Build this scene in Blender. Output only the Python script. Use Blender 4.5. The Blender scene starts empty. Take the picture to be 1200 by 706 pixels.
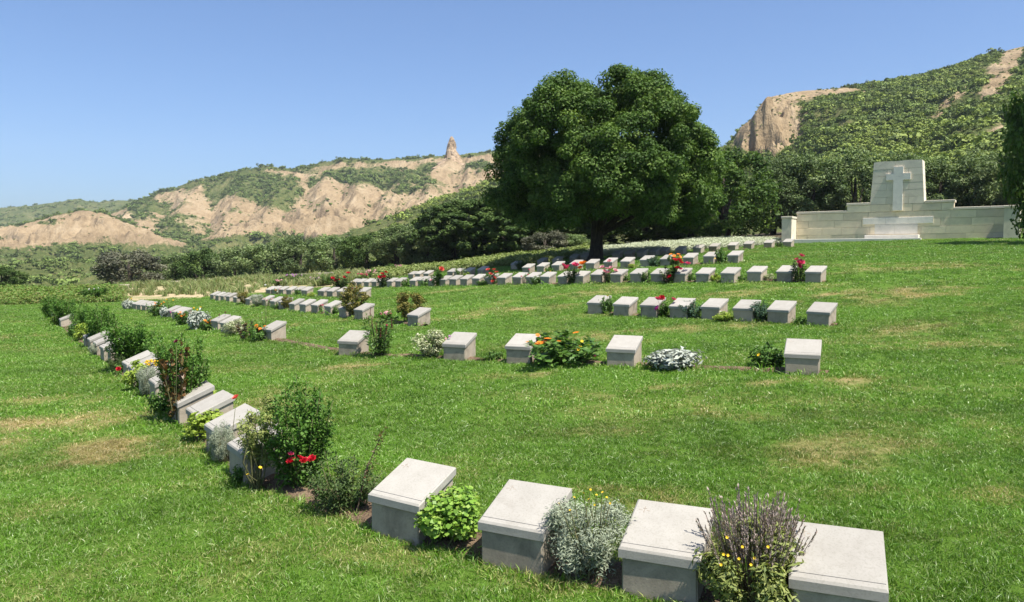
import bpy, math, random
import numpy as np

# ------------------------------------------------------------------ camera, sky, sun, exposure
scene = bpy.context.scene
FPX = 900.0            # focal length in units of a 1200 px wide picture
ZC = 1.75              # eye height
PITCH = math.atan(53 / 900)
cd = bpy.data.cameras.new('camera')
cam = bpy.data.objects.new('camera', cd)
scene.collection.objects.link(cam)
cd.sensor_fit = 'HORIZONTAL'
cd.sensor_width = 36.0
cd.lens = 36.0 * FPX / 1200.0
cd.clip_start = 0.05
cd.clip_end = 6000.0
cam.location = (0, 0, ZC)
cam.rotation_euler = (math.pi / 2 - PITCH, 0, 0)
scene.camera = cam

SUN_AZ = math.radians(-40)      # direction towards the sun, measured from +X to +Y
SUN_EL = math.radians(64)
world = bpy.data.worlds.new('World')
scene.world = world
world.use_nodes = True
wn = world.node_tree
bg = wn.nodes['Background']
sky = wn.nodes.new('ShaderNodeTexSky')
sky.sky_type = 'NISHITA'
sky.sun_disc = False
sky.sun_elevation = SUN_EL
sky.sun_rotation = math.pi / 2 - SUN_AZ
sky.altitude = 0
sky.air_density = 0.9
sky.dust_density = 1.8
sky.ozone_density = 9.0
wn.links.new(sky.outputs[0], bg.inputs[0])
bg.inputs[1].default_value = 0.1

sl = bpy.data.lights.new('sun', 'SUN')
sl.energy = 5.0
sl.angle = math.radians(0.53)
sl.color = (1.0, 0.955, 0.88)
sun = bpy.data.objects.new('sun', sl)
scene.collection.objects.link(sun)
from mathutils import Vector, Matrix
sdir = Vector((math.cos(SUN_EL) * math.cos(SUN_AZ), math.cos(SUN_EL) * math.sin(SUN_AZ), math.sin(SUN_EL)))
sun.rotation_euler = sdir.to_track_quat('Z', 'Y').to_euler()
sun.location = (30, 0, 60)

vs = scene.view_settings
vs.view_transform = 'Standard'
vs.look = 'None'
vs.exposure = 0.9
vs.gamma = 1.0
vs.use_curve_mapping = False
scene.cycles.max_bounces = 6
scene.cycles.diffuse_bounces = 3
scene.cycles.glossy_bounces = 2
scene.cycles.transmission_bounces = 4
scene.cycles.transparent_max_bounces = 4
scene.cycles.use_denoising = True
scene.cycles.denoiser = 'OPENIMAGEDENOISE'
scene.cycles.denoising_input_passes = 'RGB_ALBEDO_NORMAL'
scene.cycles.denoising_prefilter = 'ACCURATE'
scene.cycles.sample_clamp_indirect = 4.0

# ------------------------------------------------------------------ helpers
COL = scene.collection
rng = np.random.default_rng(7)
random.seed(7)
PROTO = bpy.data.collections.new('prototypes')     # instanced sources of grass and scrub, not in the scene itself


def link(o, parent=None):
    COL.objects.link(o)
    if parent is not None:
        o.parent = parent
    return o


def tag(o, label=None, cat=None, group=None, kind=None):
    if label: o['label'] = label
    if cat: o['category'] = cat
    if group: o['group'] = group
    if kind: o['kind'] = kind
    return o


def empty(name, loc, rz=0.0, scale=1.0):
    o = bpy.data.objects.new(name, None)
    o.empty_display_size = 0.1
    o.location = [float(v) for v in loc]
    o.rotation_euler = (0, 0, float(rz))
    o.scale = (scale,) * 3 if not hasattr(scale, '__len__') else scale
    return link(o)


def mesh_np(name, v, f, mat=None, smooth=False, attrs=None):
    """v (N,3); f (M,k) integer array, or a list of such arrays"""
    me = bpy.data.meshes.new(name)
    v = np.ascontiguousarray(v, dtype=np.float32)
    fl = [np.asarray(a) for a in (f if isinstance(f, list) else [f]) if len(a)]
    me.vertices.add(len(v))
    me.vertices.foreach_set('co', v.ravel())
    if fl:
        idx = np.concatenate([a.ravel() for a in fl]).astype(np.int32)
        cnt = np.concatenate([np.full(len(a), a.shape[1]) for a in fl]).astype(np.int32)
        st = np.r_[0, np.cumsum(cnt)[:-1]].astype(np.int32)
        me.loops.add(len(idx))
        me.loops.foreach_set('vertex_index', idx)
        me.polygons.add(len(cnt))
        me.polygons.foreach_set('loop_start', st)
        me.polygons.foreach_set('loop_total', cnt)
        if smooth:
            me.polygons.foreach_set('use_smooth', np.ones(len(cnt), bool))
    for k, a in (attrs or {}).items():
        a = np.asarray(a, dtype=np.float32)
        if a.ndim == 1:
            at_ = me.attributes.new(k, 'FLOAT', 'POINT')
            at_.data.foreach_set('value', a)
        else:
            at_ = me.attributes.new(k, 'FLOAT_VECTOR', 'POINT')
            at_.data.foreach_set('vector', a.ravel())
    me.update(calc_edges=True)
    if mat is not None:
        me.materials.append(mat)
    return me


def obj(name, me, parent=None, loc=None):
    o = bpy.data.objects.new(name, me)
    if loc is not None:
        o.location = [float(c) for c in loc]
    return link(o, parent)


class MB:
    """collects simple solids into one mesh"""
    def __init__(self):
        self.v, self.f = [], []

    def poly(self, vs, fs):
        b = len(self.v)
        self.v += [tuple(map(float, p)) for p in vs]
        self.f += [tuple(b + i for i in q) for q in fs]
        return self

    def box(self, x0, x1, y0, y1, z0, z1, cham=0.0):
        if cham <= 0:
            p = [(x, y, z) for z in (z0, z1) for y in (y0, y1) for x in (x0, x1)]
            return self.poly(p, [(0, 2, 3, 1), (4, 5, 7, 6), (0, 1, 5, 4), (2, 6, 7, 3), (0, 4, 6, 2), (1, 3, 7, 5)])
        c = cham
        rings = [((x0 + c, x1 - c, y0 + c, y1 - c), z0), ((x0, x1, y0, y1), z0 + c), ((x0, x1, y0, y1), z1 - c), ((x0 + c, x1 - c, y0 + c, y1 - c), z1)]
        p = []
        for (a, b, d, e), z in rings:
            p += [(a, d, z), (b, d, z), (b, e, z), (a, e, z)]
        fs = [(3, 2, 1, 0), (12, 13, 14, 15)]
        for r in range(3):
            for i in range(4):
                j = (i + 1) % 4
                fs.append((r * 4 + i, r * 4 + j, r * 4 + 4 + j, r * 4 + 4 + i))
        return self.poly(p, fs)

    def tube(self, pts, rad, n=6):
        pts = [Vector(p) for p in pts]
        b = len(self.v)
        for i, p in enumerate(pts):
            t = (pts[min(i + 1, len(pts) - 1)] - pts[max(i - 1, 0)]).normalized()
            a = t.orthogonal().normalized()
            c = t.cross(a)
            for k in range(n):
                w = 2 * math.pi * k / n
                self.v.append(tuple(p + (a * math.cos(w) + c * math.sin(w)) * rad[i]))
        for i in range(len(pts) - 1):
            for k in range(n):
                k2 = (k + 1) % n
                self.f.append((b + i * n + k, b + i * n + k2, b + (i + 1) * n + k2, b + (i + 1) * n + k))
        self.f.append(tuple(b + (len(pts) - 1) * n + k for k in range(n)))
        return self

    def mesh(self, name, mat=None, smooth=False):
        me = bpy.data.meshes.new(name)
        me.from_pydata(self.v, [], self.f)
        if smooth:
            me.polygons.foreach_set('use_smooth', np.ones(len(self.f), bool))
        if mat is not None:
            me.materials.append(mat)
        me.update()
        return me


# ---- smooth random fields
def _hash(ix, iy, seed):
    h = (ix.astype(np.int64) * 374761393 + iy.astype(np.int64) * 668265263 + seed * 1442695041) & 0xFFFFFFFF
    h = ((h ^ (h >> 13)) * 1274126177) & 0xFFFFFFFF
    h = h ^ (h >> 16)
    return (h & 0xFFFF) / 65535.0


def noise2(x, y, seed=0):
    x = np.asarray(x, float); y = np.asarray(y, float)
    ix = np.floor(x); iy = np.floor(y)
    fx = x - ix; fy = y - iy
    def g(a, b):
        w = _hash(ix + a, iy + b, seed) * 2 * np.pi
        return np.cos(w) * (fx - a) + np.sin(w) * (fy - b)
    u = fx * fx * fx * (fx * (fx * 6 - 15) + 10)
    v = fy * fy * fy * (fy * (fy * 6 - 15) + 10)
    a = g(0, 0) * (1 - u) + g(1, 0) * u
    b = g(0, 1) * (1 - u) + g(1, 1) * u
    return (a * (1 - v) + b * v) * 1.4


def fbm(x, y, seed=0, n=4, lac=2.03, gain=0.5):
    s = 0; a = 1.0
    for i in range(n):
        s = s + a * noise2(x, y, seed + i * 17)
        x = x * lac; y = y * lac; a *= gain
    return s


def sstep(a, b, x):
    t = np.clip((x - a) / (b - a), 0, 1)
    return t * t * (3 - 2 * t)


# ---- the lie of the land: measured spots (picture position, distance), smoothed into one surface
cp_, sp_ = math.cos(PITCH), math.sin(PITCH)


def ray(px, py):
    a = (px - 600) / FPX; b = -(py - 353) / FPX
    return np.array([a, cp_ + sp_ * b, -sp_ + cp_ * b])


def at(px, py, Y):
    r = ray(px, py); s = Y / r[1]
    return np.array([r[0] * s, Y, ZC + r[2] * s])


def project(X, Y, Z):
    dz = Z - ZC
    d = Y * cp_ - dz * sp_
    u = Y * sp_ + dz * cp_
    d = np.maximum(d, 1e-3)
    return 600 + FPX * X / d, 353 - FPX * u / d


CT = [(980,751,3.45),(771,707,3.87),(461,634,4.7),(219,514,7.3),(170,468,9.8),(102,412,15.8),(55,372,26.5),
(939,440,8.8),(727,431,10.2),(532,423,11.8),(407,417.5,13.8),(312,400,16.4),(262,391,20.5),(204,375,27),(157,363,36),
(958,382.5,14.3),(832,375.3,15.6),(697,368.6,17.5),(483,383,16.2),(420,375.3,18.8),(342,365.8,24),(275,356,31),(248,352,36),
(422,350.5,28),(356,347.5,34),(315,345.8,38),(952,331.7,18.6),(822,332,21.5),(698,332,24.5),(543,335.7,28.5),(413,337,38),
(858.7,308.7,24),(712,315,28),(616,321,32),(490,327,39),(922,290.5,34),(816,297.7,36),(735,302,36.5),(633,312,37),
(930,287,41.5),(1195,278,36),(0,706,3.9),(0,358,36),(0,340,50),(151,337,60),(310,327,58),(430,321,55),(540,312,51),(620,304,50),
(690,294,48),(915,279,48),(1200,330,17),(1200,290,30),(1100,264,54),(1300,275,36)]
EX = [(-20,-6,0.0),(20,-6,.1),(10,2,0.1),(-12,2,-.1),(-50,20,-.9),(45,20,2.0),(50,50,4.0),(-55,60,-1)]
_p = np.array([at(*c) for c in CT] + [np.array(e) for e in EX])


def _tps(p, lam):
    xy = p[:, :2] / 10; n = len(p)
    d = np.linalg.norm(xy[:, None] - xy[None], axis=2)
    K = np.where(d > 0, d * d * np.log(d + 1e-9), 0) + lam * np.eye(n)
    Pm = np.c_[np.ones(n), xy]
    A = np.block([[K, Pm], [Pm.T, np.zeros((3, 3))]])
    return xy, np.linalg.solve(A, np.r_[p[:, 2], 0, 0, 0])


TX, TW = _tps(_p, 0.5)


def ground(X, Y):
    X = np.asarray(X, float); Y = np.asarray(Y, float)
    q = np.stack([X.ravel(), Y.ravel()], 1) / 10
    out = np.empty(len(q))
    for i in range(0, len(q), 20000):
        c = q[i:i + 20000]
        d2 = ((c[:, None] - TX[None]) ** 2).sum(2)
        K = 0.5 * d2 * np.log(d2 + 1e-12)
        out[i:i + 20000] = K @ TW[:-3] + TW[-3] + c @ TW[-2:]
    return out.reshape(X.shape)


def place(px, py, ymax=75):
    r = ray(px, py)
    Y = np.geomspace(1.5, ymax, 1500)
    s = Y / r[1]
    h = ZC + r[2] * s - ground(r[0] * s, Y)
    if (h < 0).any():
        i = int(np.argmax(h < 0))
        f = h[i - 1] / (h[i - 1] - h[i]); y = Y[i - 1] + f * (Y[i] - Y[i - 1])
    else:
        y = Y[int(np.argmin(h))]
    X = r[0] * y / r[1]
    return np.array([X, y, float(ground(X, y))])


BX = [-400, 0, 50, 100, 150, 200, 250, 310, 400, 430, 470, 500, 545, 600, 650, 690, 740, 800, 860, 915, 930, 1100, 1200, 1300, 1700]
BY = [364, 358, 357, 356, 354, 351, 349, 344, 335.5, 333, 325, 321, 318, 313, 308, 303, 299.5, 295, 291, 287, 285, 279, 274, 272, 268]


def lawn_edge(px):
    return np.interp(px, BX, BY)


# ------------------------------------------------------------------ materials
def nt(name):
    m = bpy.data.materials.new(name)
    m.use_nodes = True
    t = m.node_tree
    t.nodes.clear()
    out = t.nodes.new('ShaderNodeOutputMaterial')
    return m, t, out


def N(t, typ, **kw):
    n = t.nodes.new(typ)
    for k, v in kw.items():
        if k in n.inputs.keys() if isinstance(k, str) else False:
            n.inputs[k].default_value = v
        else:
            setattr(n, k, v)
    return n


def ramp(t, fac, stops):
    n = t.nodes.new('ShaderNodeValToRGB')
    e = n.color_ramp.elements
    while len(e) < len(stops):
        e.new(0.5)
    for el, (p, c) in zip(e, stops):
        el.position = p
        el.color = (*c, 1) if len(c) == 3 else c
    t.links.new(fac, n.inputs[0])
    return n.outputs[0]


def mixc(t, fac, a, b, mode='MIX'):
    n = t.nodes.new('ShaderNodeMix')
    n.data_type = 'RGBA'
    n.blend_type = mode
    for s, v in ((n.inputs['Factor'], fac), (n.inputs['A'], a), (n.inputs['B'], b)):
        pass
    def setv(sock, v):
        if hasattr(v, 'is_output'):
            t.links.new(v, sock)
        elif isinstance(v, (int, float)):
            sock.default_value = v
        else:
            sock.default_value = (*v, 1)
    setv(n.inputs[0], fac); setv(n.inputs[6], a); setv(n.inputs[7], b)
    return n.outputs[2]


def math_(t, op, a, b=0.0, clamp=False):
    n = t.nodes.new('ShaderNodeMath')
    n.operation = op
    n.use_clamp = clamp
    for s, v in ((n.inputs[0], a), (n.inputs[1], b)):
        if hasattr(v, 'is_output'):
            t.links.new(v, s)
        else:
            s.default_value = v
    return n.outputs[0]


def tnoise(t, scale, detail=4, rough=0.55, vec=None, dist=0.0):
    n = t.nodes.new('ShaderNodeTexNoise')
    n.inputs['Scale'].default_value = scale
    n.inputs['Detail'].default_value = detail
    n.inputs['Roughness'].default_value = rough
    n.inputs['Distortion'].default_value = dist
    if vec is not None:
        t.links.new(vec, n.inputs['Vector'])
    return n.outputs[0]


def wpos(t, scale=None):
    g = t.nodes.new('ShaderNodeNewGeometry').outputs['Position']
    if scale is None:
        return g
    m = t.nodes.new('ShaderNodeMapping')
    m.inputs['Scale'].default_value = scale
    t.links.new(g, m.inputs['Vector'])
    return m.outputs[0]


def attr(t, name, typ='GEOMETRY'):
    a = t.nodes.new('ShaderNodeAttribute')
    a.attribute_name = name
    a.attribute_type = typ
    return a.outputs['Fac']


def bump(t, h, strength, dist):
    b = t.nodes.new('ShaderNodeBump')
    b.inputs['Strength'].default_value = strength
    b.inputs['Distance'].default_value = dist
    t.links.new(h, b.inputs['Height'])
    return b.outputs[0]


def principled(t, out, col, rough=0.8, spec=0.3, normal=None):
    p = t.nodes.new('ShaderNodeBsdfPrincipled')
    if hasattr(col, 'is_output'):
        t.links.new(col, p.inputs['Base Color'])
    else:
        p.inputs['Base Color'].default_value = (*col, 1)
    if hasattr(rough, 'is_output'):
        t.links.new(rough, p.inputs['Roughness'])
    else:
        p.inputs['Roughness'].default_value = rough
    p.inputs['Specular IOR Level'].default_value = spec
    if normal is not None:
        t.links.new(normal, p.inputs['Normal'])
    t.links.new(p.outputs[0], out.inputs[0])
    return p


def leaf_mat(name, cols, rough=0.5, trans=0.3, spec=0.3, tcol=None, objvar=0.0, dry=None, tone=False):
    """leaf: colour varies from leaf to leaf; some light passes through"""
    m, t, out = nt(name)
    g = t.nodes.new('ShaderNodeNewGeometry')
    k = len(cols)
    c = ramp(t, g.outputs['Random Per Island'], [(i / max(k - 1, 1), cc) for i, cc in enumerate(cols)])
    if objvar:
        oi = t.nodes.new('ShaderNodeObjectInfo')
        v = math_(t, 'MULTIPLY_ADD', oi.outputs['Random'], objvar)
        v.node.inputs[2].default_value = 1 - objvar / 2
        cc = t.nodes.new('ShaderNodeHueSaturation')
        t.links.new(c, cc.inputs['Color'])
        t.links.new(v, cc.inputs['Value'])
        c = cc.outputs[0]
    if tone:
        hs = t.nodes.new('ShaderNodeHueSaturation')
        t.links.new(c, hs.inputs['Color'])
        t.links.new(attr(t, 'tone'), hs.inputs['Value'])
        hu = math_(t, 'MULTIPLY_ADD', attr(t, 'tone'), -.035); hu.node.inputs[2].default_value = .535
        t.links.new(hu, hs.inputs['Hue'])
        c = hs.outputs[0]
    if dry is not None:
        d = attr(t, 'dry', 'INSTANCER')
        r2 = math_(t, 'ADD', d, math_(t, 'MULTIPLY', math_(t, 'SUBTRACT', g.outputs['Random Per Island'], 0.5), 1.0), True)
        fac = math_(t, 'MULTIPLY', math_(t, 'SUBTRACT', r2, 0.33, True), 1.9, True)
        dc = ramp(t, g.outputs['Random Per Island'], [(i / max(len(dry) - 1, 1), q) for i, q in enumerate(dry)])
        c = mixc(t, fac, c, dc)
        v = attr(t, 'shade', 'INSTANCER')
        hs = t.nodes.new('ShaderNodeHueSaturation')
        t.links.new(c, hs.inputs['Color'])
        hs.inputs['Saturation'].default_value = 1.0
        t.links.new(math_(t, 'ADD', v, 0.5), hs.inputs['Value'])
        c = hs.outputs[0]
    p = t.nodes.new('ShaderNodeBsdfPrincipled')
    t.links.new(c, p.inputs['Base Color'])
    p.inputs['Roughness'].default_value = rough
    p.inputs['Specular IOR Level'].default_value = spec
    tr = t.nodes.new('ShaderNodeBsdfTranslucent')
    tc = mixc(t, 1.0, c, tcol or (1.15, 1.25, 0.7), 'MULTIPLY')
    t.links.new(tc, tr.inputs['Color'])
    mx = t.nodes.new('ShaderNodeMixShader')
    mx.inputs[0].default_value = trans
    t.links.new(p.outputs[0], mx.inputs[1])
    t.links.new(tr.outputs[0], mx.inputs[2])
    t.links.new(mx.outputs[0], out.inputs[0])
    return m


M = {}
M['grass'] = leaf_mat('grass_blade', [(.075,.172,.013), (.128,.25,.019), (.1,.22,.016), (.18,.3,.05), (.25,.33,.13)], rough=.4, trans=.3, spec=.4,
                      dry=[(.42,.31,.13), (.36,.29,.1), (.5,.4,.2), (.27,.27,.08)])
M['oak_leaf'] = leaf_mat('oak_leaf', [(.043,.085,.014), (.06,.115,.019), (.08,.138,.024), (.11,.17,.038)], rough=.6, trans=.27, spec=.15, tone=True)
M['olive_leaf'] = leaf_mat('olive_leaf', [(.085,.135,.042), (.12,.175,.06), (.16,.215,.08), (.22,.265,.135)], rough=.65, trans=.22, spec=.15, objvar=.35, tone=True)
M['dark_leaf'] = leaf_mat('dark_leaf', [(.045,.08,.018), (.065,.11,.025), (.095,.145,.04)], spec=.15, rough=.65, trans=.2, objvar=.3, tone=True)
M['grey_scrub'] = leaf_mat('grey_scrub', [(.1,.1,.065), (.13,.13,.08), (.08,.09,.055), (.16,.15,.1)], rough=.7, trans=.15, tone=True)
M['hill_scrub'] = leaf_mat('hill_scrub', [(.09,.135,.025), (.125,.175,.035), (.15,.2,.045), (.105,.145,.045)], rough=.7, trans=.12, objvar=.7)
M['hill_scrub_yellow'] = leaf_mat('hill_scrub_yellow', [(.18,.235,.038), (.22,.27,.05), (.15,.2,.035)], rough=.7, trans=.12, objvar=.5)
M['gorse'] = leaf_mat('gorse', [(.12,.14,.03), (.3,.24,.03), (.4,.3,.03)], rough=.7, trans=.1)
M['rose_leaf'] = leaf_mat('rose_leaf', [(.05,.12,.018), (.075,.165,.026), (.1,.2,.034), (.15,.26,.06)], rough=.6, trans=.3, spec=.15)
M['dark_rose_leaf'] = leaf_mat('dark_rose_leaf', [(.05,.085,.025), (.075,.12,.035), (.11,.155,.055)], rough=.6, trans=.25, spec=.15)
M['bright_leaf'] = leaf_mat('bright_leaf', [(.13,.24,.03), (.18,.32,.04), (.24,.38,.06), (.3,.4,.08)], rough=.45, trans=.3)
M['lime_leaf'] = leaf_mat('lime_leaf', [(.22,.32,.04), (.3,.38,.05), (.2,.27,.04)], rough=.5, trans=.3)
M['grey_leaf'] = leaf_mat('grey_leaf', [(.23,.265,.17), (.27,.305,.205), (.31,.345,.24), (.24,.275,.165)], rough=.7, trans=.15, tcol=(1,1,.9))
M['silver_leaf'] = leaf_mat('silver_leaf', [(.33,.355,.29), (.41,.435,.36), (.27,.3,.24)], rough=.7, trans=.12, tcol=(1,1,1))
M['blue_green_leaf'] = leaf_mat('blue_green_leaf', [(.06,.12,.07), (.09,.16,.1), (.05,.1,.05)], rough=.5, trans=.2)
M['mid_leaf'] = leaf_mat('mid_leaf', [(.06,.13,.025), (.09,.18,.03), (.13,.22,.05)], rough=.45, trans=.28)
M['gold_conifer'] = leaf_mat('gold_conifer', [(.1,.1,.02), (.17,.15,.03), (.24,.19,.04), (.07,.1,.02)], rough=.6, trans=.15)
M['bronze_leaf'] = leaf_mat('bronze_leaf', [(.1,.06,.025), (.16,.08,.03), (.09,.1,.03)], rough=.4, trans=.25)
M['cream_leaf'] = leaf_mat('cream_leaf', [(.3,.34,.18), (.42,.42,.26), (.22,.28,.1), (.5,.47,.34)], rough=.6, trans=.2)
M['lavender_spike'] = leaf_mat('lavender_spike', [(.4,.31,.27), (.47,.38,.32), (.34,.26,.26), (.55,.46,.36)], rough=.8, trans=.1)
M['lavender_bed'] = leaf_mat('lavender_bed', [(.4,.44,.27), (.47,.5,.34), (.53,.55,.4)], rough=.8, trans=.15, tcol=(1,1,.9))
M['bed_green'] = leaf_mat('bed_green', [(.17,.23,.05), (.23,.28,.08), (.29,.3,.12), (.13,.19,.045)], rough=.7, trans=.2)
M['bed_dark_green'] = leaf_mat('bed_dark_green', [(.09,.18,.025), (.13,.23,.04), (.18,.22,.05), (.2,.16,.06)], rough=.6, trans=.25)
M['olive_lime'] = leaf_mat('olive_lime', [(.16,.2,.05), (.22,.26,.06), (.28,.3,.09), (.13,.18,.05)], rough=.6, trans=.25)
M['bank_grass'] = leaf_mat('bank_grass', [(.14,.21,.05), (.2,.25,.08), (.3,.29,.13), (.1,.17,.04)], rough=.7, trans=.2)
for nm, c in dict(red=(.55,.012,.03), pink=(.62,.07,.16), light_pink=(.75,.4,.42), orange=(.75,.22,.015), yellow=(.8,.52,.02),
                  magenta=(.5,.06,.3), white=(.75,.74,.68), burgundy=(.16,.025,.045), purple=(.17,.1,.25), lilac=(.5,.27,.45), coral=(.7,.13,.09)).items():
    M[nm] = leaf_mat(nm + '_petal', [tuple(x * .8 for x in c), c, tuple(min(x * 1.15 + .01, .85) for x in c)], rough=.6, trans=.25, tcol=(1, .9, .9))


def stem_mat(name, a, b):
    m, t, out = nt(name)
    principled(t, out, ramp(t, tnoise(t, 30), [(.35, a), (.65, b)]), .8, .2)
    return m


M['stem'] = stem_mat('stem', (.07, .09, .03), (.14, .12, .06))
M['twig'] = stem_mat('twig', (.09, .06, .04), (.17, .12, .08))


def bark_mat():
    m, t, out = nt('bark')
    v = tnoise(t, 1.0, 5, .6, wpos(t, (14, 14, 3)))
    c = ramp(t, v, [(.3, (.018, .014, .011)), (.6, (.06, .048, .036)), (.8, (.1, .085, .065))])
    principled(t, out, c, .9, .2, bump(t, v, .8, .03))
    return m


M['bark'] = bark_mat()


def stone_mat(name, base, dark, stain, sc=1.0, bumpd=.0015, spk=.7, stainpos=(.52, .72), courses=False):
    m, t, out = nt(name)
    oi = t.nodes.new('ShaderNodeObjectInfo')
    tc = t.nodes.new('ShaderNodeTexCoord')
    add = t.nodes.new('ShaderNodeVectorMath'); add.operation = 'ADD'
    sc3 = t.nodes.new('ShaderNodeVectorMath'); sc3.operation = 'SCALE'
    cmb = t.nodes.new('ShaderNodeCombineXYZ')
    for i in range(3):
        t.links.new(oi.outputs['Random'], cmb.inputs[i])
    t.links.new(cmb.outputs[0], sc3.inputs[0]); sc3.inputs['Scale'].default_value = 37.0
    t.links.new(tc.outputs['Object'], add.inputs[0]); t.links.new(sc3.outputs[0], add.inputs[1])
    p = add.outputs[0]
    fine = tnoise(t, 90 * sc, 3, .6, p)
    mid = tnoise(t, 9 * sc, 5, .6, p)
    big = tnoise(t, 3.2 * sc, 5, .65, p, 1.2)
    c = mixc(t, ramp(t, mid, [(.3, (0, 0, 0)), (.7, (1, 1, 1))]), dark, base)
    c = mixc(t, math_(t, 'MULTIPLY', ramp(t, big, [(stainpos[0], (0, 0, 0)), (stainpos[1], (1, 1, 1))]), .75), c, stain)
    sp = ramp(t, fine, [(.36, (.84, .84, .82)), (.5, (1, 1, 1))])
    c = mixc(t, spk * min(1, sc), c, sp, 'MULTIPLY')
    lich = ramp(t, tnoise(t, 34 * sc, 4, .7, p), [(.66, (0, 0, 0)), (.72, (1, 1, 1))])
    c = mixc(t, math_(t, 'MULTIPLY', lich, .45), c, (.2, .185, .15))
    hs = t.nodes.new('ShaderNodeHueSaturation')
    t.links.new(c, hs.inputs['Color'])
    val = t.nodes.new('ShaderNodeMapRange')
    val.inputs['To Min'].default_value = .88; val.inputs['To Max'].default_value = 1.08
    t.links.new(oi.outputs['Random'], val.inputs[0])
    t.links.new(val.outputs[0], hs.inputs['Value'])
    h = math_(t, 'ADD', math_(t, 'MULTIPLY', fine, .5), mid)
    principled(t, out, hs.outputs[0], .85, .2, bump(t, h, .5, bumpd))
    return m


M['cap_stone'] = stone_mat('pale_limestone', (.35, .328, .285), (.305, .284, .244), (.23, .208, .17), stainpos=(.58, .85))
M['plinth_stone'] = stone_mat('weathered_concrete', (.41, .345, .26), (.33, .28, .21), (.15, .125, .095), stainpos=(.48, .72), bumpd=.003)
M['engraving'] = stone_mat('stained_cut_shade', (.34, .28, .22), (.28, .23, .18), (.28, .2, .14))  # brownish stain, with the shade of the cut put into the colour
M['monument_stone'] = stone_mat('monument_limestone', (.82, .7, .5), (.74, .63, .45), (.55, .47, .35), sc=.3, bumpd=.0002, stainpos=(.46, .74))
M['monument_grey'] = stone_mat('monument_grey_stone', (.72, .64, .5), (.63, .56, .44), (.45, .4, .32), sc=.3, bumpd=.0002)
M['monument_marble'] = stone_mat('pale_marble', (.78, .73, .64), (.7, .66, .58), (.58, .55, .5), sc=.5, bumpd=.0002)
M['kerb_stone'] = stone_mat('kerb_stone', (.55, .48, .37), (.45, .39, .3), (.33, .29, .22), sc=.5)


def soil_mat():
    m, t, out = nt('bed_soil')
    a = tnoise(t, 5, 6, .65, wpos(t)); b = tnoise(t, 60, 3, .6, wpos(t))
    c = ramp(t, a, [(.3, (.10, .065, .04)), (.55, (.2, .14, .09)), (.75, (.3, .22, .14))])
    c = mixc(t, .6, c, ramp(t, b, [(.35, (.5, .5, .5)), (.65, (1.15, 1.15, 1.15))]), 'MULTIPLY')
    principled(t, out, c, .95, .1, bump(t, math_(t, 'ADD', a, b), 1.0, .03))
    return m


M['soil'] = soil_mat()


def lawn_mat():
    m, t, out = nt('lawn_turf')
    d = attr(t, 'dry'); b = attr(t, 'bare')
    n1 = tnoise(t, 7, 5, .6, wpos(t)); n2 = tnoise(t, 55, 4, .7, wpos(t))
    g = ramp(t, n2, [(.3, (.04, .085, .01)), (.5, (.08, .152, .017)), (.7, (.12, .19, .033))])
    s = ramp(t, n2, [(.3, (.2, .15, .065)), (.6, (.33, .255, .115)), (.8, (.42, .33, .17))])
    f = math_(t, 'ADD', d, math_(t, 'MULTIPLY', math_(t, 'SUBTRACT', n1, .5), .8), True)
    c = mixc(t, math_(t, 'MULTIPLY', math_(t, 'SUBTRACT', f, .22, True), 1.5, True), g, s)
    sand = ramp(t, math_(t, 'ADD', math_(t, 'MULTIPLY', n1, .6), math_(t, 'MULTIPLY', n2, .4)), [(.35, (.34, .25, .145)), (.6, (.5, .39, .25))])
    c = mixc(t, b, c, sand)
    c = mixc(t, attr(t, 'litter'), c, ramp(t, n2, [(.3, (.035, .028, .018)), (.7, (.1, .08, .05))]))
    principled(t, out, c, .95, .1, bump(t, n2, .9, .03))
    return m


M['lawn'] = lawn_mat()


def terrain_mat():
    m, t, out = nt('hillside')
    bare = attr(t, 'bare')
    strat = tnoise(t, 1.0, 5, .6, wpos(t, (.012, .012, .1)))
    rill = tnoise(t, 1.0, 5, .65, wpos(t, (.16, .03, .035)), 1.0)
    n1 = tnoise(t, .05, 6, .62, wpos(t)); n2 = tnoise(t, .45, 5, .7, wpos(t))
    soil = ramp(t, math_(t, 'ADD', math_(t, 'ADD', math_(t, 'MULTIPLY', strat, .34), math_(t, 'MULTIPLY', rill, .36)), math_(t, 'MULTIPLY', n1, .3)),
                [(.34, (.15, .108, .062)), (.5, (.285, .212, .125)), (.66, (.385, .302, .195))])
    soil = mixc(t, .55, soil, ramp(t, n2, [(.3, (.62, .6, .58)), (.6, (1.08, 1.08, 1.08))]), 'MULTIPLY')
    veg = ramp(t, math_(t, 'ADD', math_(t, 'MULTIPLY', n2, .6), math_(t, 'MULTIPLY', n1, .4)),
               [(.36, (.05, .07, .02)), (.5, (.08, .098, .03)), (.62, (.155, .145, .06))])
    f = math_(t, 'ADD', bare, math_(t, 'MULTIPLY', math_(t, 'SUBTRACT', n2, .5), 1.1))
    f = math_(t, 'MULTIPLY', math_(t, 'SUBTRACT', f, .36), 4.0, True)
    c = mixc(t, f, veg, soil)
    principled(t, out, c, .95, .05, bump(t, math_(t, 'ADD', n2, math_(t, 'MULTIPLY', rill, 1.5)), .8, 1.6))
    return m


M['terrain'] = terrain_mat()

# ------------------------------------------------------------------ the lawn sheet
gx = np.arange(-46, 50.01, .32)
gy = np.concatenate([np.arange(-8, 64, .32)])
GX, GY = np.meshgrid(gx, gy)
GZ = ground(GX, GY)

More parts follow.
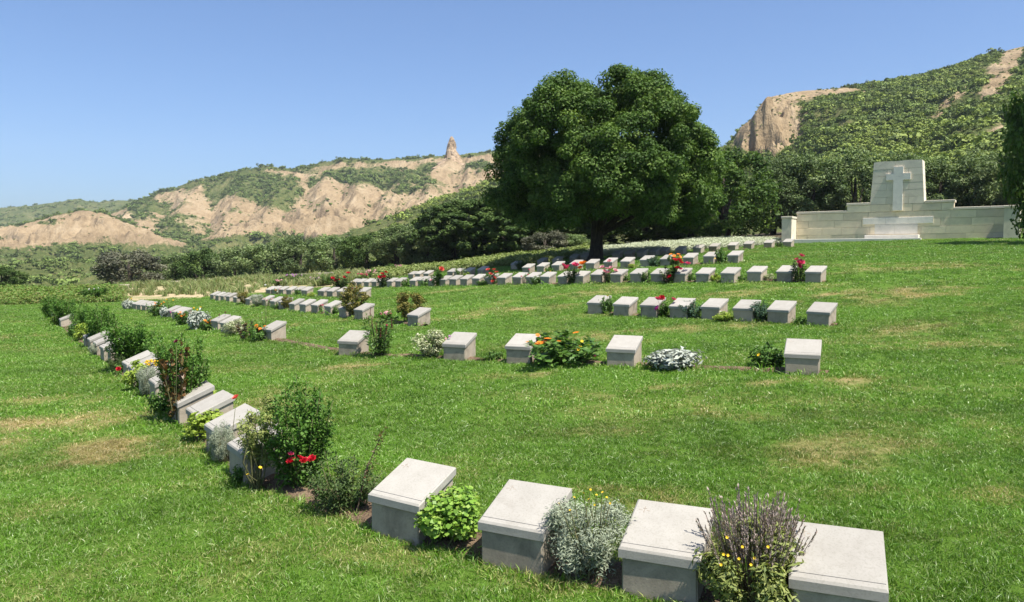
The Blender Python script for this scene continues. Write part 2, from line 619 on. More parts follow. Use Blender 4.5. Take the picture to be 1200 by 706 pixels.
DRY = []   # sparse straw patches: picture position, size in metres along X and Y, strength
for px, py, sx, sy, w in [(85, 492, 1.3, .5, .75), (110, 535, .55, .3, .95), (40, 520, .7, .22, .7), (150, 520, .5, .3, .5), (270, 520, .5, .5, .2),
                          (1090, 405, .9, .35, 1.0), (960, 445, .8, .22, .85), (1010, 530, .55, .3, .75), (1075, 590, .7, .3, .65), (730, 575, .5, .18, .75),
                          (760, 452, .9, .25, .5), (600, 440, .9, .2, .5), (420, 430, .8, .2, .5), (900, 300, 2, 1.5, .2), (1150, 380, 1.6, .5, .35),
                          (680, 345, 2.5, .6, .5), (500, 345, 2, .5, .45), (890, 342, 1.6, .35, .85), (1000, 345, 2, .4, .7), (1100, 345, 2, .4, .5), (820, 385, 1.6, .3, .55),
                          (700, 395, 1.6, .3, .4), (620, 362, 2, .4, .45), (550, 372, 1.2, .35, .5), (380, 398, 1.2, .25, .3), (330, 382, 1.5, .3, .5), (20, 395, 1.6, .35, .55),
                          (120, 400, 1.2, .4, .2), (340, 413, .8, .3, .15), (540, 470, .8, .3, .25), (840, 490, 1.2, .3, .3), (1120, 480, .7, .5, .35), (700, 520, .8, .3, .3),
                          (40, 470, 1.2, .25, .35), (190, 600, .5, .4, .2), (60, 600, .6, .4, .25), (240, 680, .5, .4, .25), (1060, 312, 2, .8, .35), (1180, 310, 2, .8, .35)]:
    p = place(px, py)
    DRY.append((p[0], p[1], sx, sy, w))


def dryness(X, Y):
    d = 0.115 + .34 * fbm(X * .55, Y * .8, 3, 4) + .17 * fbm(X * 2.2, Y * 2.6, 9, 3)
    wx = X + .5 * fbm(X * .9, Y * .9, 22, 3); wy = Y + .35 * fbm(X * 1.1, Y * 1.1, 23, 3)
    mod = np.clip(.75 + 1.1 * fbm(X * 1.7, Y * 2.0, 21, 4), 0, 1.5)
    for x, y, sx, sy, w in DRY:
        e = ((wx - x) / (sx * .95)) ** 2 + ((wy - y) / (sy * 1.25)) ** 2
        d = d + w * np.exp(-e) * mod
    return np.clip(d, 0, 1)


PXg, PYg = project(GX, GY, GZ)
behind = PYg < lawn_edge(PXg)          # beyond the mown lawn
behind &= GY > 18
bare = np.where(behind & (PXg > 135) & (PXg < 450), 1.0, 0.0) * (0.75 + .5 * fbm(GX * .4, GY * .4, 5, 3))
bare = np.clip(bare, 0, 1)
litter = np.where(behind & (PXg >= 450), 1.0, 0.0)
ny, nx = GX.shape
ii = np.arange(ny * nx).reshape(ny, nx)
quads = np.stack([ii[:-1, :-1], ii[:-1, 1:], ii[1:, 1:], ii[1:, :-1]], -1).reshape(-1, 4)
lv = np.stack([GX, GY, GZ + .012 * fbm(GX * 1.5, GY * 1.5, 31, 3)], -1).reshape(-1, 3)
lawn = obj('lawn', mesh_np('lawn', lv, quads, M['lawn'], True, dict(dry=dryness(GX, GY).ravel(), bare=bare.ravel(), litter=litter.ravel())))
tag(lawn, kind='structure')

# ------------------------------------------------------------------ plain and hills: one height field
qa = np.concatenate([np.linspace(-900, -40, 90), np.linspace(-38, 1240, 760), np.linspace(1245, 2300, 90)])
ya = np.concatenate([np.linspace(40, 100, 30, endpoint=False), np.linspace(100, 360, 110, endpoint=False), np.linspace(360, 800, 210, endpoint=False), np.linspace(800, 1500, 36)])
Q, YY = np.meshgrid(qa, ya)
XX = (Q - 600) / 900 * YY


def skyline(tab, yr):
    a = np.array(tab, float)
    return ZC + (300 - np.interp(Q, a[:, 0], a[:, 1])) / 900 * yr


near = ground(np.clip(XX, -60, 60), np.minimum(YY, 64))
plain = np.interp(Q, [250, 420, 650, 900], [-7, -5, 2.5, 4.5])
w = sstep(60, 115, YY)
Z = near * (1 - w) + plain * w - .12 - .5 * sstep(62, 66, YY) * (1 - sstep(66, 90, YY))
Z += w * 1.2 * fbm(XX * .02, YY * .02, 41, 4)

YR_far = 1250
H_far = skyline([(-900, 215), (-300, 228), (-100, 240), (0, 243), (40, 241), (70, 237), (92, 233), (115, 237), (140, 235), (180, 236), (240, 240), (400, 250), (2300, 250)], YR_far)
YR_main = np.interp(Q, [-900, 150, 530, 700, 2300], [900, 800, 700, 640, 620])
H_main = skyline([(-900, 225), (-300, 245), (-100, 262), (0, 268), (60, 266), (110, 256), (140, 247), (165, 234), (200, 223), (240, 211), (280, 201), (320, 196), (345, 199), (380, 192), (400, 188),
                  (450, 188), (500, 185), (520, 184), (545, 182), (580, 179), (650, 181), (750, 190), (900, 215), (1200, 235), (2300, 240)], YR_main)
YR_spur = np.interp(Q, [-900, 0, 95, 230, 300], [640, 600, 560, 500, 480])
H_spur = skyline([(-900, 250), (-200, 262), (0, 267), (40, 261), (70, 252), (95, 247), (120, 249), (140, 256), (165, 266), (200, 280), (235, 296), (300, 306), (2300, 310)], YR_spur)
YR_sp2 = np.interp(Q, [200, 300, 400, 520], [520, 560, 560, 520])
H_sp2 = skyline([(-900, 320), (170, 310), (230, 285), (280, 262), (330, 252), (362, 240), (385, 226), (400, 240), (430, 262), (470, 280), (540, 290), (2300, 320)], YR_sp2)
YR_r = np.interp(Q, [350, 600, 850, 900, 1300], [300, 330, 345, 335, 320])
H_r = skyline([(-900, 330), (330, 300), (420, 268), (470, 251), (520, 233), (560, 219), (600, 207), (700, 193), (800, 182), (846, 175), (856, 166), (864, 152), (876, 143), (886, 128), (894, 117),
               (905, 114), (940, 109), (1005, 104), (1050, 96), (1100, 86), (1150, 69), (1200, 56), (1300, 40), (1600, 50), (2300, 80)], YR_r)


def ridge(Yf, Yr, H, p, back):
    s = np.clip((YY - Yf) / (Yr - Yf), 0, 1)
    up = Z + (H - Z) * s ** p
    return np.where(YY > Yr, H - back * (YY - Yr), up), np.where(YY > Yr, 1.0, s)


def gul(a, b, seed, warp=.5):
    xx = XX / a + warp * fbm(XX / (a * 2.5), YY / (a * 2.5), seed + 5, 3)
    return 1 - np.abs(fbm(xx, YY / b, seed, 4, gain=.55)) * 2


zf, sf = ridge(820, YR_far, H_far, 1.1, .2)
YF_main = np.interp(Q, [0, 300, 520, 700], [470, 430, 400, 380])
zm, sm = ridge(YF_main, YR_main, H_main, 1.75, .15)
zs, ss = ridge(360, YR_spur, H_spur, 1.15, .35)
z2, s2 = ridge(370, YR_sp2, H_sp2, 1.15, .45)
zr, sr = ridge(np.interp(Q, [350, 700, 900, 1200], [170, 120, 90, 80]), YR_r, H_r, 1.12, .1)
env = lambda s: np.sin(np.pi * np.clip(s, 0, 1)) ** .7
g1 = gul(80, 210, 100, .9)
# eroded spurs: crest lines that run down from the ridge, with steep sides meeting in sharp gullies
zsp = np.full_like(Z, -1e3)
rs_ = np.random.default_rng(12)
for q0, q1, f, p_ in [(150, 120, .97, 1.0), (188, 150, .98, .95), (214, 205, .97, 1.1), (243, 180, .98, .9), (268, 262, .9, 1.05), (300, 250, .97, .95), (326, 330, .93, 1.0), (352, 300, .98, .85), (372, 380, .88, .9), (398, 345, .98, 1.0), (420, 425, .94, 1.1),
                      (446, 395, .98, .92), (470, 470, .93, 1.0), (494, 440, .98, .9), (512, 520, .95, 1.0), (530, 470, 1.0, .82), (548, 560, .98, .95), (575, 540, .97, .95), (600, 610, .97, 1.0), (640, 620, .97, 1.0)]:
    t_ = np.clip((YR_main - YY) / (YR_main - YF_main), 0, 1.2)
    qs = q0 + (q1 - q0) * t_ ** .9 + 9 * noise2(t_ * 4 + q0, t_ * 0 + 3.3, 9)
    lat = np.abs(Q - qs) / 900 * YY
    lat = lat + 1.5 * fbm(XX * .09, YY * .05, int(q0), 3)
    zl = Z + (H_main - Z) * f * np.clip(1 - t_, 0, 1) ** p_
    zsp = np.maximum(zsp, zl - .62 * np.maximum(lat, 0) * (1 + .25 * noise2(XX * .02, YY * .02, int(q1))))
g1 = np.clip((zsp - zm) / 14, -1, 1)
zm = np.where(YY <= YR_main, np.maximum(zm, zsp), zm) + env(sm) * 3.0 * gul(24, 90, 140, .8) + env(sm) * 1.3 * gul(9, 70, 160) + sm * 1.2 * fbm(XX * .06, YY * .02, 61, 3) - env(sm) * 3
zs = zs + env(ss) * (-7 + 11 * gul(44, 120, 200, .8)) + env(ss) * 3.5 * gul(15, 50, 240)
z2 = z2 + env(s2) * (-6 + 10 * gul(36, 100, 300, .8)) + env(s2) * 3 * gul(13, 50, 340)
rugged = 1 + 2.2 * np.exp(-((Q - 890) / 45) ** 2)
zr = zr + env(sr) * (-3 + 4 * gul(38, 120, 400)) * rugged + env(sr) * 1.2 * gul(12, 50, 440) * rugged
zf = zf + env(sf) * 8 * gul(120, 200, 500)
zr = zr + np.exp(-((Q - 892) / 38) ** 2) * env(sr) * (7.5 * fbm(XX * .07, YY * .07, 601, 5, gain=.6) + 4.5 * gul(10, 16, 611) * sstep(.3, .7, sr) + 2.5 * np.round(sr * 9 + .8 * fbm(XX * .04, YY * .04, 633, 3)) / 9 * 4 - sr * 10) * sstep(1.0, .95, sr)
# rock band of the cliff end of the near hill
cl = np.exp(-((Q - 905) / 60) ** 2)
zr = zr - cl * 14 * sstep(.78, .7, sr) * sstep(.3, .72, sr)
crest = ZC + (H_r - ZC) * YY / YR_r - 1.5 * np.clip(fbm(XX * .12, YY * .12, 655, 3), 0, 1)   # nothing of the crag stands above its flat crest
zr = np.where((Q > 830) & (Q < 1000) & (YY < YR_r), np.minimum(zr, np.maximum(crest, Z)), zr)
layers = np.stack([Z, zf, zm, zs, z2, zr])
which = layers.argmax(0)
TZ = layers.max(0)
# soften joins a little
PYt = 300 - 900 * (TZ - ZC) / YY
nz = fbm(XX * .03, YY * .03, 71, 5)
nz2 = fbm(XX * .009, YY * .009, 91, 4)
bm_ = np.zeros_like(TZ)
ms = sstep(292, 262, PYt + 10 * nz2) * sstep(1.0, .965, sm)
bm_ = np.where(which == 2, ms * (.95 + .5 * nz), bm_)
def blob(q, y, sq, sy):
    return np.exp(-((Q - q) / sq) ** 2 - ((PYt - y) / sy) ** 2)
bm_ -= np.where(which == 2, (.42 * sstep(.2, -.15, g1) + .12 * sstep(.4, -.3, nz2)) * sstep(.99, .85, sm), 0)
bm_ -= np.where(which == 2, 1.25 * (blob(285, 214, 52, 16) + blob(318, 232, 26, 12)) + .7 * blob(420, 205, 60, 10) + .6 * blob(470, 215, 60, 12) + .9 * blob(170, 240, 30, 14) + .6 * blob(565, 195, 18, 8) + .8 * blob(215, 262, 30, 10), 0)
bm_ = np.where(which == 3, sstep(296, 276, PYt + 8 * nz2) * sstep(1.0, .95, ss) * (1.0 + .6 * nz) - .5 * blob(60, 262, 40, 3), bm_)
bm_ = np.where(which == 4, sstep(290, 266, PYt + 8 * nz2) * (1.05 + .6 * nz), bm_)
bm_ = np.where(which == 1, .12 + .4 * nz, bm_)
gr = 1.3 * np.exp(-((Q - 893) / 42) ** 2) * sstep(.35, .6, sr) * sstep(190, 165, PYt) * (Q < 990)
gr += .95 * blob(985, 110, 45, 5)
def streak(q0, y0, q1, y1, wd):
    tt = np.clip(((Q - q0) * (q1 - q0) + (PYt - y0) * (y1 - y0)) / ((q1 - q0) ** 2 + (y1 - y0) ** 2), 0, 1)
    dd = np.hypot(Q - q0 - tt * (q1 - q0), PYt - y0 - tt * (y1 - y0))
    return np.exp(-(dd / wd) ** 2)
gr += 1.1 * streak(1180, 66, 1150, 115, 10) + .8 * streak(1128, 103, 1095, 130, 5) + .75 * streak(1095, 148, 1062, 165, 12) + .5 * streak(1175, 150, 1140, 170, 10)
bm_ = np.where(which == 5, .05 + .28 * nz + gr * (.9 + .6 * nz), bm_)
tr = np.exp(-((YY - 325 - .08 * XX - 18 * nz2) / 24) ** 2) + np.exp(-((YY - 420 + .05 * XX - 25 * nz2) / 18) ** 2) * .9 + .8 * np.exp(-((YY - 120 - .1 * XX) / 12) ** 2)
bm_ = np.where(which == 0, np.where(Q < 500, .12 + .25 * nz + tr * 1.0, .25), bm_)
ny, nx = Q.shape
ii = np.arange(ny * nx).reshape(ny, nx)
tq = np.stack([ii[:-1, :-1], ii[:-1, 1:], ii[1:, 1:], ii[1:, :-1]], -1).reshape(-1, 4)
terr = obj('hills_and_plain', mesh_np('hills', np.stack([XX, YY, TZ], -1).reshape(-1, 3), tq, M['terrain'], True, dict(bare=np.clip(bm_, -.5, 1.5).ravel())))
tag(terr, kind='structure')


def terrain_z(q, y):
    fi = np.interp(y, ya, np.arange(len(ya))); fj = np.interp(q, qa, np.arange(len(qa)))
    i = np.clip(fi.astype(int), 0, len(ya) - 2); j = np.clip(fj.astype(int), 0, len(qa) - 2)
    u = fi - i; v = fj - j
    def bl(A):
        return (A[i, j] * (1 - u) * (1 - v) + A[i + 1, j] * u * (1 - v) + A[i, j + 1] * (1 - u) * v + A[i + 1, j + 1] * u * v)
    return bl(TZ), bl(bm_), which[i, j]


# ------------------------------------------------------------------ leaf and blade builders
def unit(v):
    return v / np.maximum(np.linalg.norm(v, axis=-1, keepdims=True), 1e-9)


def rdir(n, r):
    return unit(r.normal(size=(n, 3)))


def kites(c, d, s, L, W, curl=0.12):
    """n leaves: centre c, long axis d, side axis s, length L, width W -> verts, quads"""
    n = len(c)
    L = np.broadcast_to(np.asarray(L, float), (n,))[:, None]; W = np.broadcast_to(np.asarray(W, float), (n,))[:, None]
    nn = np.cross(d, s)
    a = c - d * L * .5
    b = c + s * W * .5 - d * L * .06 + nn * L * curl
    e = c + d * L * .5
    f = c - s * W * .5 - d * L * .06 + nn * L * curl
    v = np.stack([a, b, e, f], 1).reshape(-1, 3)
    q = np.arange(n * 4).reshape(-1, 4)
    return v, q


def frame(nrm, r):
    """axes in the leaf plane for normal nrm"""
    d = unit(np.cross(nrm, rdir(len(nrm), r)))
    return d, unit(np.cross(nrm, d))


def blob_leaves(centres, radii, per, L, W, r, shell=(.55, 1.0), up=.35, rnd=.7, flat=.85):
    """leaves spread over a cloud of overlapping clumps"""
    n = len(centres) * per
    cc = np.repeat(centres, per, 0); rr = np.repeat(radii, per)
    u = rdir(n, r)
    u[:, 2] *= flat
    c = cc + u * (rr * r.uniform(shell[0], shell[1], n) ** .7)[:, None]
    nrm = unit(unit(u) + np.array([0, 0, up]) + rnd * r.normal(size=(n, 3)))
    d, s = frame(nrm, r)
    k = r.uniform(.7, 1.25, n)
    blob_leaves.tone = np.repeat(np.clip(r.normal(1.0, .2, len(centres)), .55, 1.5), per * 4)
    return kites(c, d, s, L * k, W * k)


def merge(parts):
    vs, fs, b = [], [], 0
    for v, f in parts:
        vs.append(v); fs.append(np.asarray(f) + b); b += len(v)
    return np.concatenate(vs), np.concatenate(fs)


def scatter(name, pts, scl, rot, protos, extra=None, seed=0):
    """one object whose points each carry a copy of one of the prototypes"""
    n = len(pts)
    r = np.random.default_rng(seed)
    a = dict(scl=scl, rot=rot, idx=r.integers(0, len(protos), n).astype(float))
    a.update(extra or {})
    me = mesh_np(name, pts, np.zeros((0, 4), int), None, attrs=a)
    o = obj(name, me)
    pc = bpy.data.collections.new(name + '_sources')
    for p in protos:
        pc.objects.link(p)
    g = bpy.data.node_groups.new(name, 'GeometryNodeTree')
    g.interface.new_socket('Geometry', in_out='INPUT', socket_type='NodeSocketGeometry')
    g.interface.new_socket('Geometry', in_out='OUTPUT', socket_type='NodeSocketGeometry')
    gi = g.nodes.new('NodeGroupInput'); go = g.nodes.new('NodeGroupOutput')
    ip = g.nodes.new('GeometryNodeInstanceOnPoints')
    ci = g.nodes.new('GeometryNodeCollectionInfo')
    ci.inputs['Collection'].default_value = pc
    ci.inputs['Separate Children'].default_value = True
    ci.inputs['Reset Children'].default_value = True
    def na(nm, ty):
        x = g.nodes.new('GeometryNodeInputNamedAttribute'); x.data_type = ty
        x.inputs['Name'].default_value = nm
        return [s for s in x.outputs if s.enabled and s.name == 'Attribute'][0]
    g.links.new(gi.outputs[0], ip.inputs['Points'])
    g.links.new(ci.outputs[0], ip.inputs['Instance'])
    ip.inputs['Pick Instance'].default_value = True
    g.links.new(na('idx', 'FLOAT'), ip.inputs['Instance Index'])
    g.links.new(na('rot', 'FLOAT_VECTOR'), ip.inputs['Rotation'])
    g.links.new(na('scl', 'FLOAT'), ip.inputs['Scale'])
    g.links.new(ip.outputs[0], go.inputs[0])
    md = o.modifiers.new('scatter', 'NODES')
    md.node_group = g
    return o


def proto(name, v, f, mat):
    return bpy.data.objects.new(name, mesh_np(name, v, f, mat))


def rots(n, r, tilt=.12):
    return np.stack([r.normal(0, tilt, n), r.normal(0, tilt, n), r.uniform(0, 2 * np.pi, n)], 1)


# ---- scrub on the hills
def shrub_proto(name, mat, seed, n=70, leaf=.36):
    r = np.random.default_rng(seed)
    k = 7
    cen = np.stack([r.normal(0, .38, k), r.normal(0, .38, k), r.uniform(.25, .62, k)], 1)
    v, f = blob_leaves(cen, r.uniform(.3, .5, k), n // k * 2, leaf, leaf * .75, r, up=.5, rnd=.5)
    return proto(name, v, f, mat)


def hill_scrub():
    r = np.random.default_rng(5)
    q = np.concatenate([r.uniform(-120, 860, 62000), r.uniform(840, 1330, 76000), r.uniform(-120, 260, 5000)])
    y = np.concatenate([np.sqrt(r.uniform(150 ** 2, 850 ** 2, 62000)), np.sqrt(r.uniform(110 ** 2, 350 ** 2, 76000)), r.uniform(850, 1300, 5000)])
    n = len(q)
    z, b, wh = terrain_z(q, y)
    x = (q - 600) / 900 * y
    clump = fbm(x * .03, y * .03, 77, 4)
    dens = np.interp(b, [-.3, .1, .32, .55, 1.0], [1, .95, .6, .2, .06]) * np.clip(.65 + clump * 1.2, .1, 1.0)
    dens *= np.where(wh == 5, np.where(q < 430, .3, .8), np.where(wh == 0, .10 * (y > 230), .75))
    keep = r.uniform(size=n) < dens
    q, y, z, b, wh, x = [a[keep] for a in (q, y, z, b, wh, x)]
    n = len(q)
    size = r.lognormal(0, .38, n) * np.where(wh == 5, np.where(q > 840, .85, 1.4), np.where(wh == 0, 1.0, 1.8))
    size *= np.where(b > .5, .5, 1.0)
    size = np.clip(size, .5, np.where(wh == 0, 1.3, 5.5))
    size *= np.where((q < 330) & (y < 480) & (wh != 5), .75, 1.0)
    pts = np.stack([x, y, z - .12 * size], 1)
    ylw = (wh == 5) & (q > 430) & (r.uniform(size=n) < np.clip(.45 + .5 * fbm(x * .02, y * .02, 88, 3), .05, .9))
    P1 = [shrub_proto('scrub_source', M['hill_scrub'], 100 + i) for i in range(4)]
    P2 = [shrub_proto('scrub_source', M['hill_scrub_yellow'], 120 + i) for i in range(3)]
    for sel, pr, nm, lb in ((~ylw, P1, 'hill_scrub', 'dark green scrub dotted over the hillsides'), (ylw, P2, 'yellow_green_scrub', 'yellow green scrub on the hill behind the monument')):
        o = scatter(nm, pts[sel], size[sel], rots(int(sel.sum()), r, .15), pr, seed=3)
        tag(o, lb, 'scrub', kind='stuff')


hill_scrub()

# tall rock pinnacle on the crest of the far ridge, seen left of the big tree
def pinnacle():
    r = np.random.default_rng(8)
    base = at(531, 189, 690)
    prof = [(-4, 24), (0, 18), (2.5, 14), (4.5, 9.5), (7, 7.0), (9, 6.2), (11, 5.4), (13.5, 4.9), (15.5, 4.3), (17.5, 4.1), (19.5, 3.6), (21.5, 3.0), (23.5, 2.5), (25.5, 1.5), (26.5, .5)]
    n = 26
    v = []
    for k, (h, rad) in enumerate(prof):
        for i in range(n):
            a = 2 * np.pi * i / n
            rr = rad * (1 + .3 * float(fbm(np.cos(a) * 1.4 + 9, np.sin(a) * 1.4 + h * .2, 3, 3)) + .14 * float(noise2(np.cos(a) * 4, h * .9, 5)))
            v.append((rr * math.cos(a) - h * .06 + .5 * math.sin(h * .33), rr * math.sin(a), h + .7 * float(noise2(a * 2, h * .5, 8))))
    f = []
    for k in range(len(prof) - 1):
        for i in range(n):
            j = (i + 1) % n
            f.append((k * n + i, k * n + j, (k + 1) * n + j, (k + 1) * n + i))
    mb = MB(); mb.v = v; mb.f = f + [tuple((len(prof) - 1) * n + i for i in range(n))]
    m, t, out = nt('pinnacle_rock')
    s_ = tnoise(t, 1.0, 5, .6, wpos(t, (.1, .1, .14)))
    n2 = tnoise(t, .5, 5, .7, wpos(t))
    c = ramp(t, s_, [(.35, (.2, .145, .09)), (.5, (.33, .24, .15)), (.65, (.43, .32, .21))])
    principled(t, out, c, .95, .05, bump(t, math_(t, 'ADD', s_, n2), 1.0, 1.5))
    o = obj('rock_pinnacle', mb.mesh('rock_pinnacle', m, False), None, (base[0], base[1], base[2] - 5))
    tag(o, kind='structure')


pinnacle()

# ------------------------------------------------------------------ memorial at the top of the lawn
ML = np.array([15.4, 42.0, 0.0])          # wall end away from the camera
MR = np.array([23.95, 36.1])
MDIR = np.array([MR[0] - ML[0], MR[1] - ML[1]])
MLEN = float(np.linalg.norm(MDIR))
MYAW = math.atan2(MDIR[1], MDIR[0])
mz = float(ground(ML[0], ML[1])) - .02


def monument():
    root = empty('stone_memorial', (ML[0], ML[1], mz), MYAW)
    tag(root, 'long pale stone memorial wall with raised cross on its tall centre block', 'memorial')
    L = MLEN
    r = random.Random(3)

    def course_wall(parent, x0, x1, z0, z1, y0, y1, ch, bl, mat, offset=0.0, batter=0.0):
        """ashlar: every block is a mesh of its own with a fine open joint around it"""
        n = max(1, round((z1 - z0) / ch)); h = (z1 - z0) / n
        for k in range(n):
            a, b = x0 + batter * (z0 + k * h - z0), x1 - batter * (z0 + k * h - z0)
            x = a; first = True
            while x < b - 1e-3:
                w_ = bl * r.uniform(.8, 1.2)
                if first and k % 2:
                    w_ *= .5
                first = False
                e = min(b, x + w_)
                if b - e < .35:
                    e = b
                g = .005
                mb = MB().box(x + g, e - g, y0 + r.uniform(-.004, .004), y1, z0 + k * h + g, z0 + (k + 1) * h - g, .006)
                obj('stone_block', mb.mesh('stone_block', mat), parent)
                x = e
    # local x runs along the wall, y = 0 is its front face, the camera side is -y
    wall = obj('wall_core', MB().box(.12, L - .1, .04, .62, -1.2, 1.53).mesh('wall_core', M['monument_grey']), root)
    course_wall(wall, .1, L - .08, -.35, 1.55, 0, .3, .38, 1.15, M['monument_stone'])
    # sloping ground: plinth course under the wall
    # copings of the wings and the steps
    def coping(x0, x1, z, y0=-.03, y1=.68, h=.13):
        x = x0
        while x < x1 - .01:
            e = min(x1, x + 1.5)
            if x1 - e < .5: e = x1
            obj('coping_stone', MB().box(x + .004, e - .004, y0, y1, z, z + h, .012).mesh('coping_stone', M['monument_grey']), wall)
            x = e
    s0, s1, s2, s3 = .255 * L, .36 * L, .60 * L, .725 * L
    coping(.08, s0, 1.556); coping(s3, L - .06, 1.556)
    step = obj('step_block', MB().box(s0 + .03, s3 - .03, .05, .6, 1.3, 1.92).mesh('step_block', M['monument_grey']), root)
    course_wall(step, s0, s3, 1.556, 1.93, -.01, .3, .38, 1.1, M['monument_stone'])
    x = s0 - .03
    for (a, b) in ((s0 - .03, s1 - .01), (s2 + .01, s3 + .03)):
        obj('coping_stone', MB().box(a, b, -.04, .69, 1.936, 2.06, .012).mesh('coping_stone', M['monument_grey']), step)
    # tall centre block, slightly battered, with a very shallow gable top
    cb_h0, cb_h1 = 1.936, 4.06
    def slab(x0, x1, x2, x3, y0, y1, z0, z1, zr):
        # bottom x0..x1, top x2..x3, ridge height zr in the middle
        xm = (x2 + x3) / 2
        f = [(x0, y0, z0), (x1, y0, z0), (x3, y0, z1), (xm, y0, zr), (x2, y0, z1)]
        b = [(p[0], y1, p[2]) for p in f]
        return MB().poly(f + b, [(0, 1, 2, 3, 4), (9, 8, 7, 6, 5), (0, 5, 6, 1), (1, 6, 7, 2), (2, 7, 8, 3), (3, 8, 9, 4), (4, 9, 5, 0)])
    tb = .14
    core = obj('centre_block', slab(s1 + .02, s2 - .02, s1 + tb + .02, s2 - tb - .02, .02, .86, cb_h0 - .3, cb_h1 - .03, cb_h1 + .03).mesh('centre_block', M['monument_grey']), root)
    nco = 6
    for k in range(nco):
        z0 = cb_h0 + (cb_h1 - cb_h0) * k / nco; z1 = cb_h0 + (cb_h1 - cb_h0) * (k + 1) / nco
        i0 = tb * k / nco; i1 = tb * (k + 1) / nco
        xs = [0, .45, 1] if k % 2 else [0, .3, .72, 1]
        for a, b in zip(xs[:-1], xs[1:]):
            wa0 = s1 + i0 + (s2 - s1 - 2 * i0) * a; wb0 = s1 + i0 + (s2 - s1 - 2 * i0) * b
            wa1 = s1 + i1 + (s2 - s1 - 2 * i1) * a; wb1 = s1 + i1 + (s2 - s1 - 2 * i1) * b
            g = .005
            top = z1 - g + (.0 if k < nco - 1 else .03)
            mb = slab(wa0 + g, wb0 - g, wa1 + g, wb1 - g, -.015 + r.uniform(-.003, .003), .88, z0 + g, top, top + (0.0 if k < nco - 1 else .035))
            obj('stone_block', mb.mesh('stone_block', M['monument_grey']), core)
    # raised cross
    cx = (s1 + s2) / 2 + .05
    y0, y1 = -.095, 0.0
    zb, zt, za, wv, wa = 1.6, 3.8, 3.3, .22, .56
    pts = [(cx - wv, zb), (cx + wv, zb), (cx + wv, za - .16), (cx + wa, za - .16), (cx + wa, za + .16), (cx + wv, za + .16), (cx + wv, zt), (cx - wv, zt),
           (cx - wv, za + .16), (cx - wa, za + .16), (cx - wa, za - .16), (cx - wv, za - .16)]
    f = [(p[0], y0, p[1]) for p in pts]; b = [(p[0], y1, p[1]) for p in pts]
    n = len(pts)
    mb = MB().poly(f + b, [tuple(range(n)), tuple(range(2 * n - 1, n - 1, -1))] + [(i, i + n, (i + 1) % n + n, (i + 1) % n) for i in range(n)])
    obj('cross', mb.mesh('cross', M['monument_marble']), root)
    # panel inscription stones and the step before them
    p0, p1 = .33 * L, .64 * L
    xs = np.linspace(p0, p1, 4)
    for a, b in zip(xs[:-1], xs[1:]):
        obj('inscription_panel', MB().box(a + .003, b - .003, -.035, .02, .93, 1.26, .006).mesh('panel', M['monument_marble']), root)
    for a, b in ((.385, .475), (.475, .575)):
        obj('inscription_panel', MB().box(a * L + .003, b * L - .003, -.03, .02, .42, .926, .006).mesh('panel', M['monument_marble']), root)
    zf = lambda x: float(ground(ML[0] + MDIR[0] * x / L, ML[1] + MDIR[1] * x / L)) - mz
    obj('step', MB().box(.35 * L, .585 * L, -.62, -.02, zf(.47 * L) - .3, .36, .012).mesh('step', M['monument_marble']), root)
    obj('footing', MB().box(.02, .60 * L, -.95, -.66, -.8, .19, .012).mesh('footing', M['monument_marble']), root)
    # end piers standing forward of the wall
    for x0, x1, zt in ((-.42, .09, 1.3), (L - .75, L - .12, 1.52)):
        pier = obj('end_pier', MB().box(x0, x1, -1.0, -.01, -1.0, zt, .008).mesh('end_pier', M['monument_grey']), root)
        obj('pier_cap', MB().box(x0 - .03, x1 + .03, -1.03, .03 if x0 < 0 else -.012, zt + .002, zt + .12, .012).mesh('pier_cap', M['monument_grey']), pier)


monument()

# ------------------------------------------------------------------ grave markers
SW, SD, HF, HB, CT_ = .42, .37, .258, .412, .052      # width, depth, front and back height, cap thickness


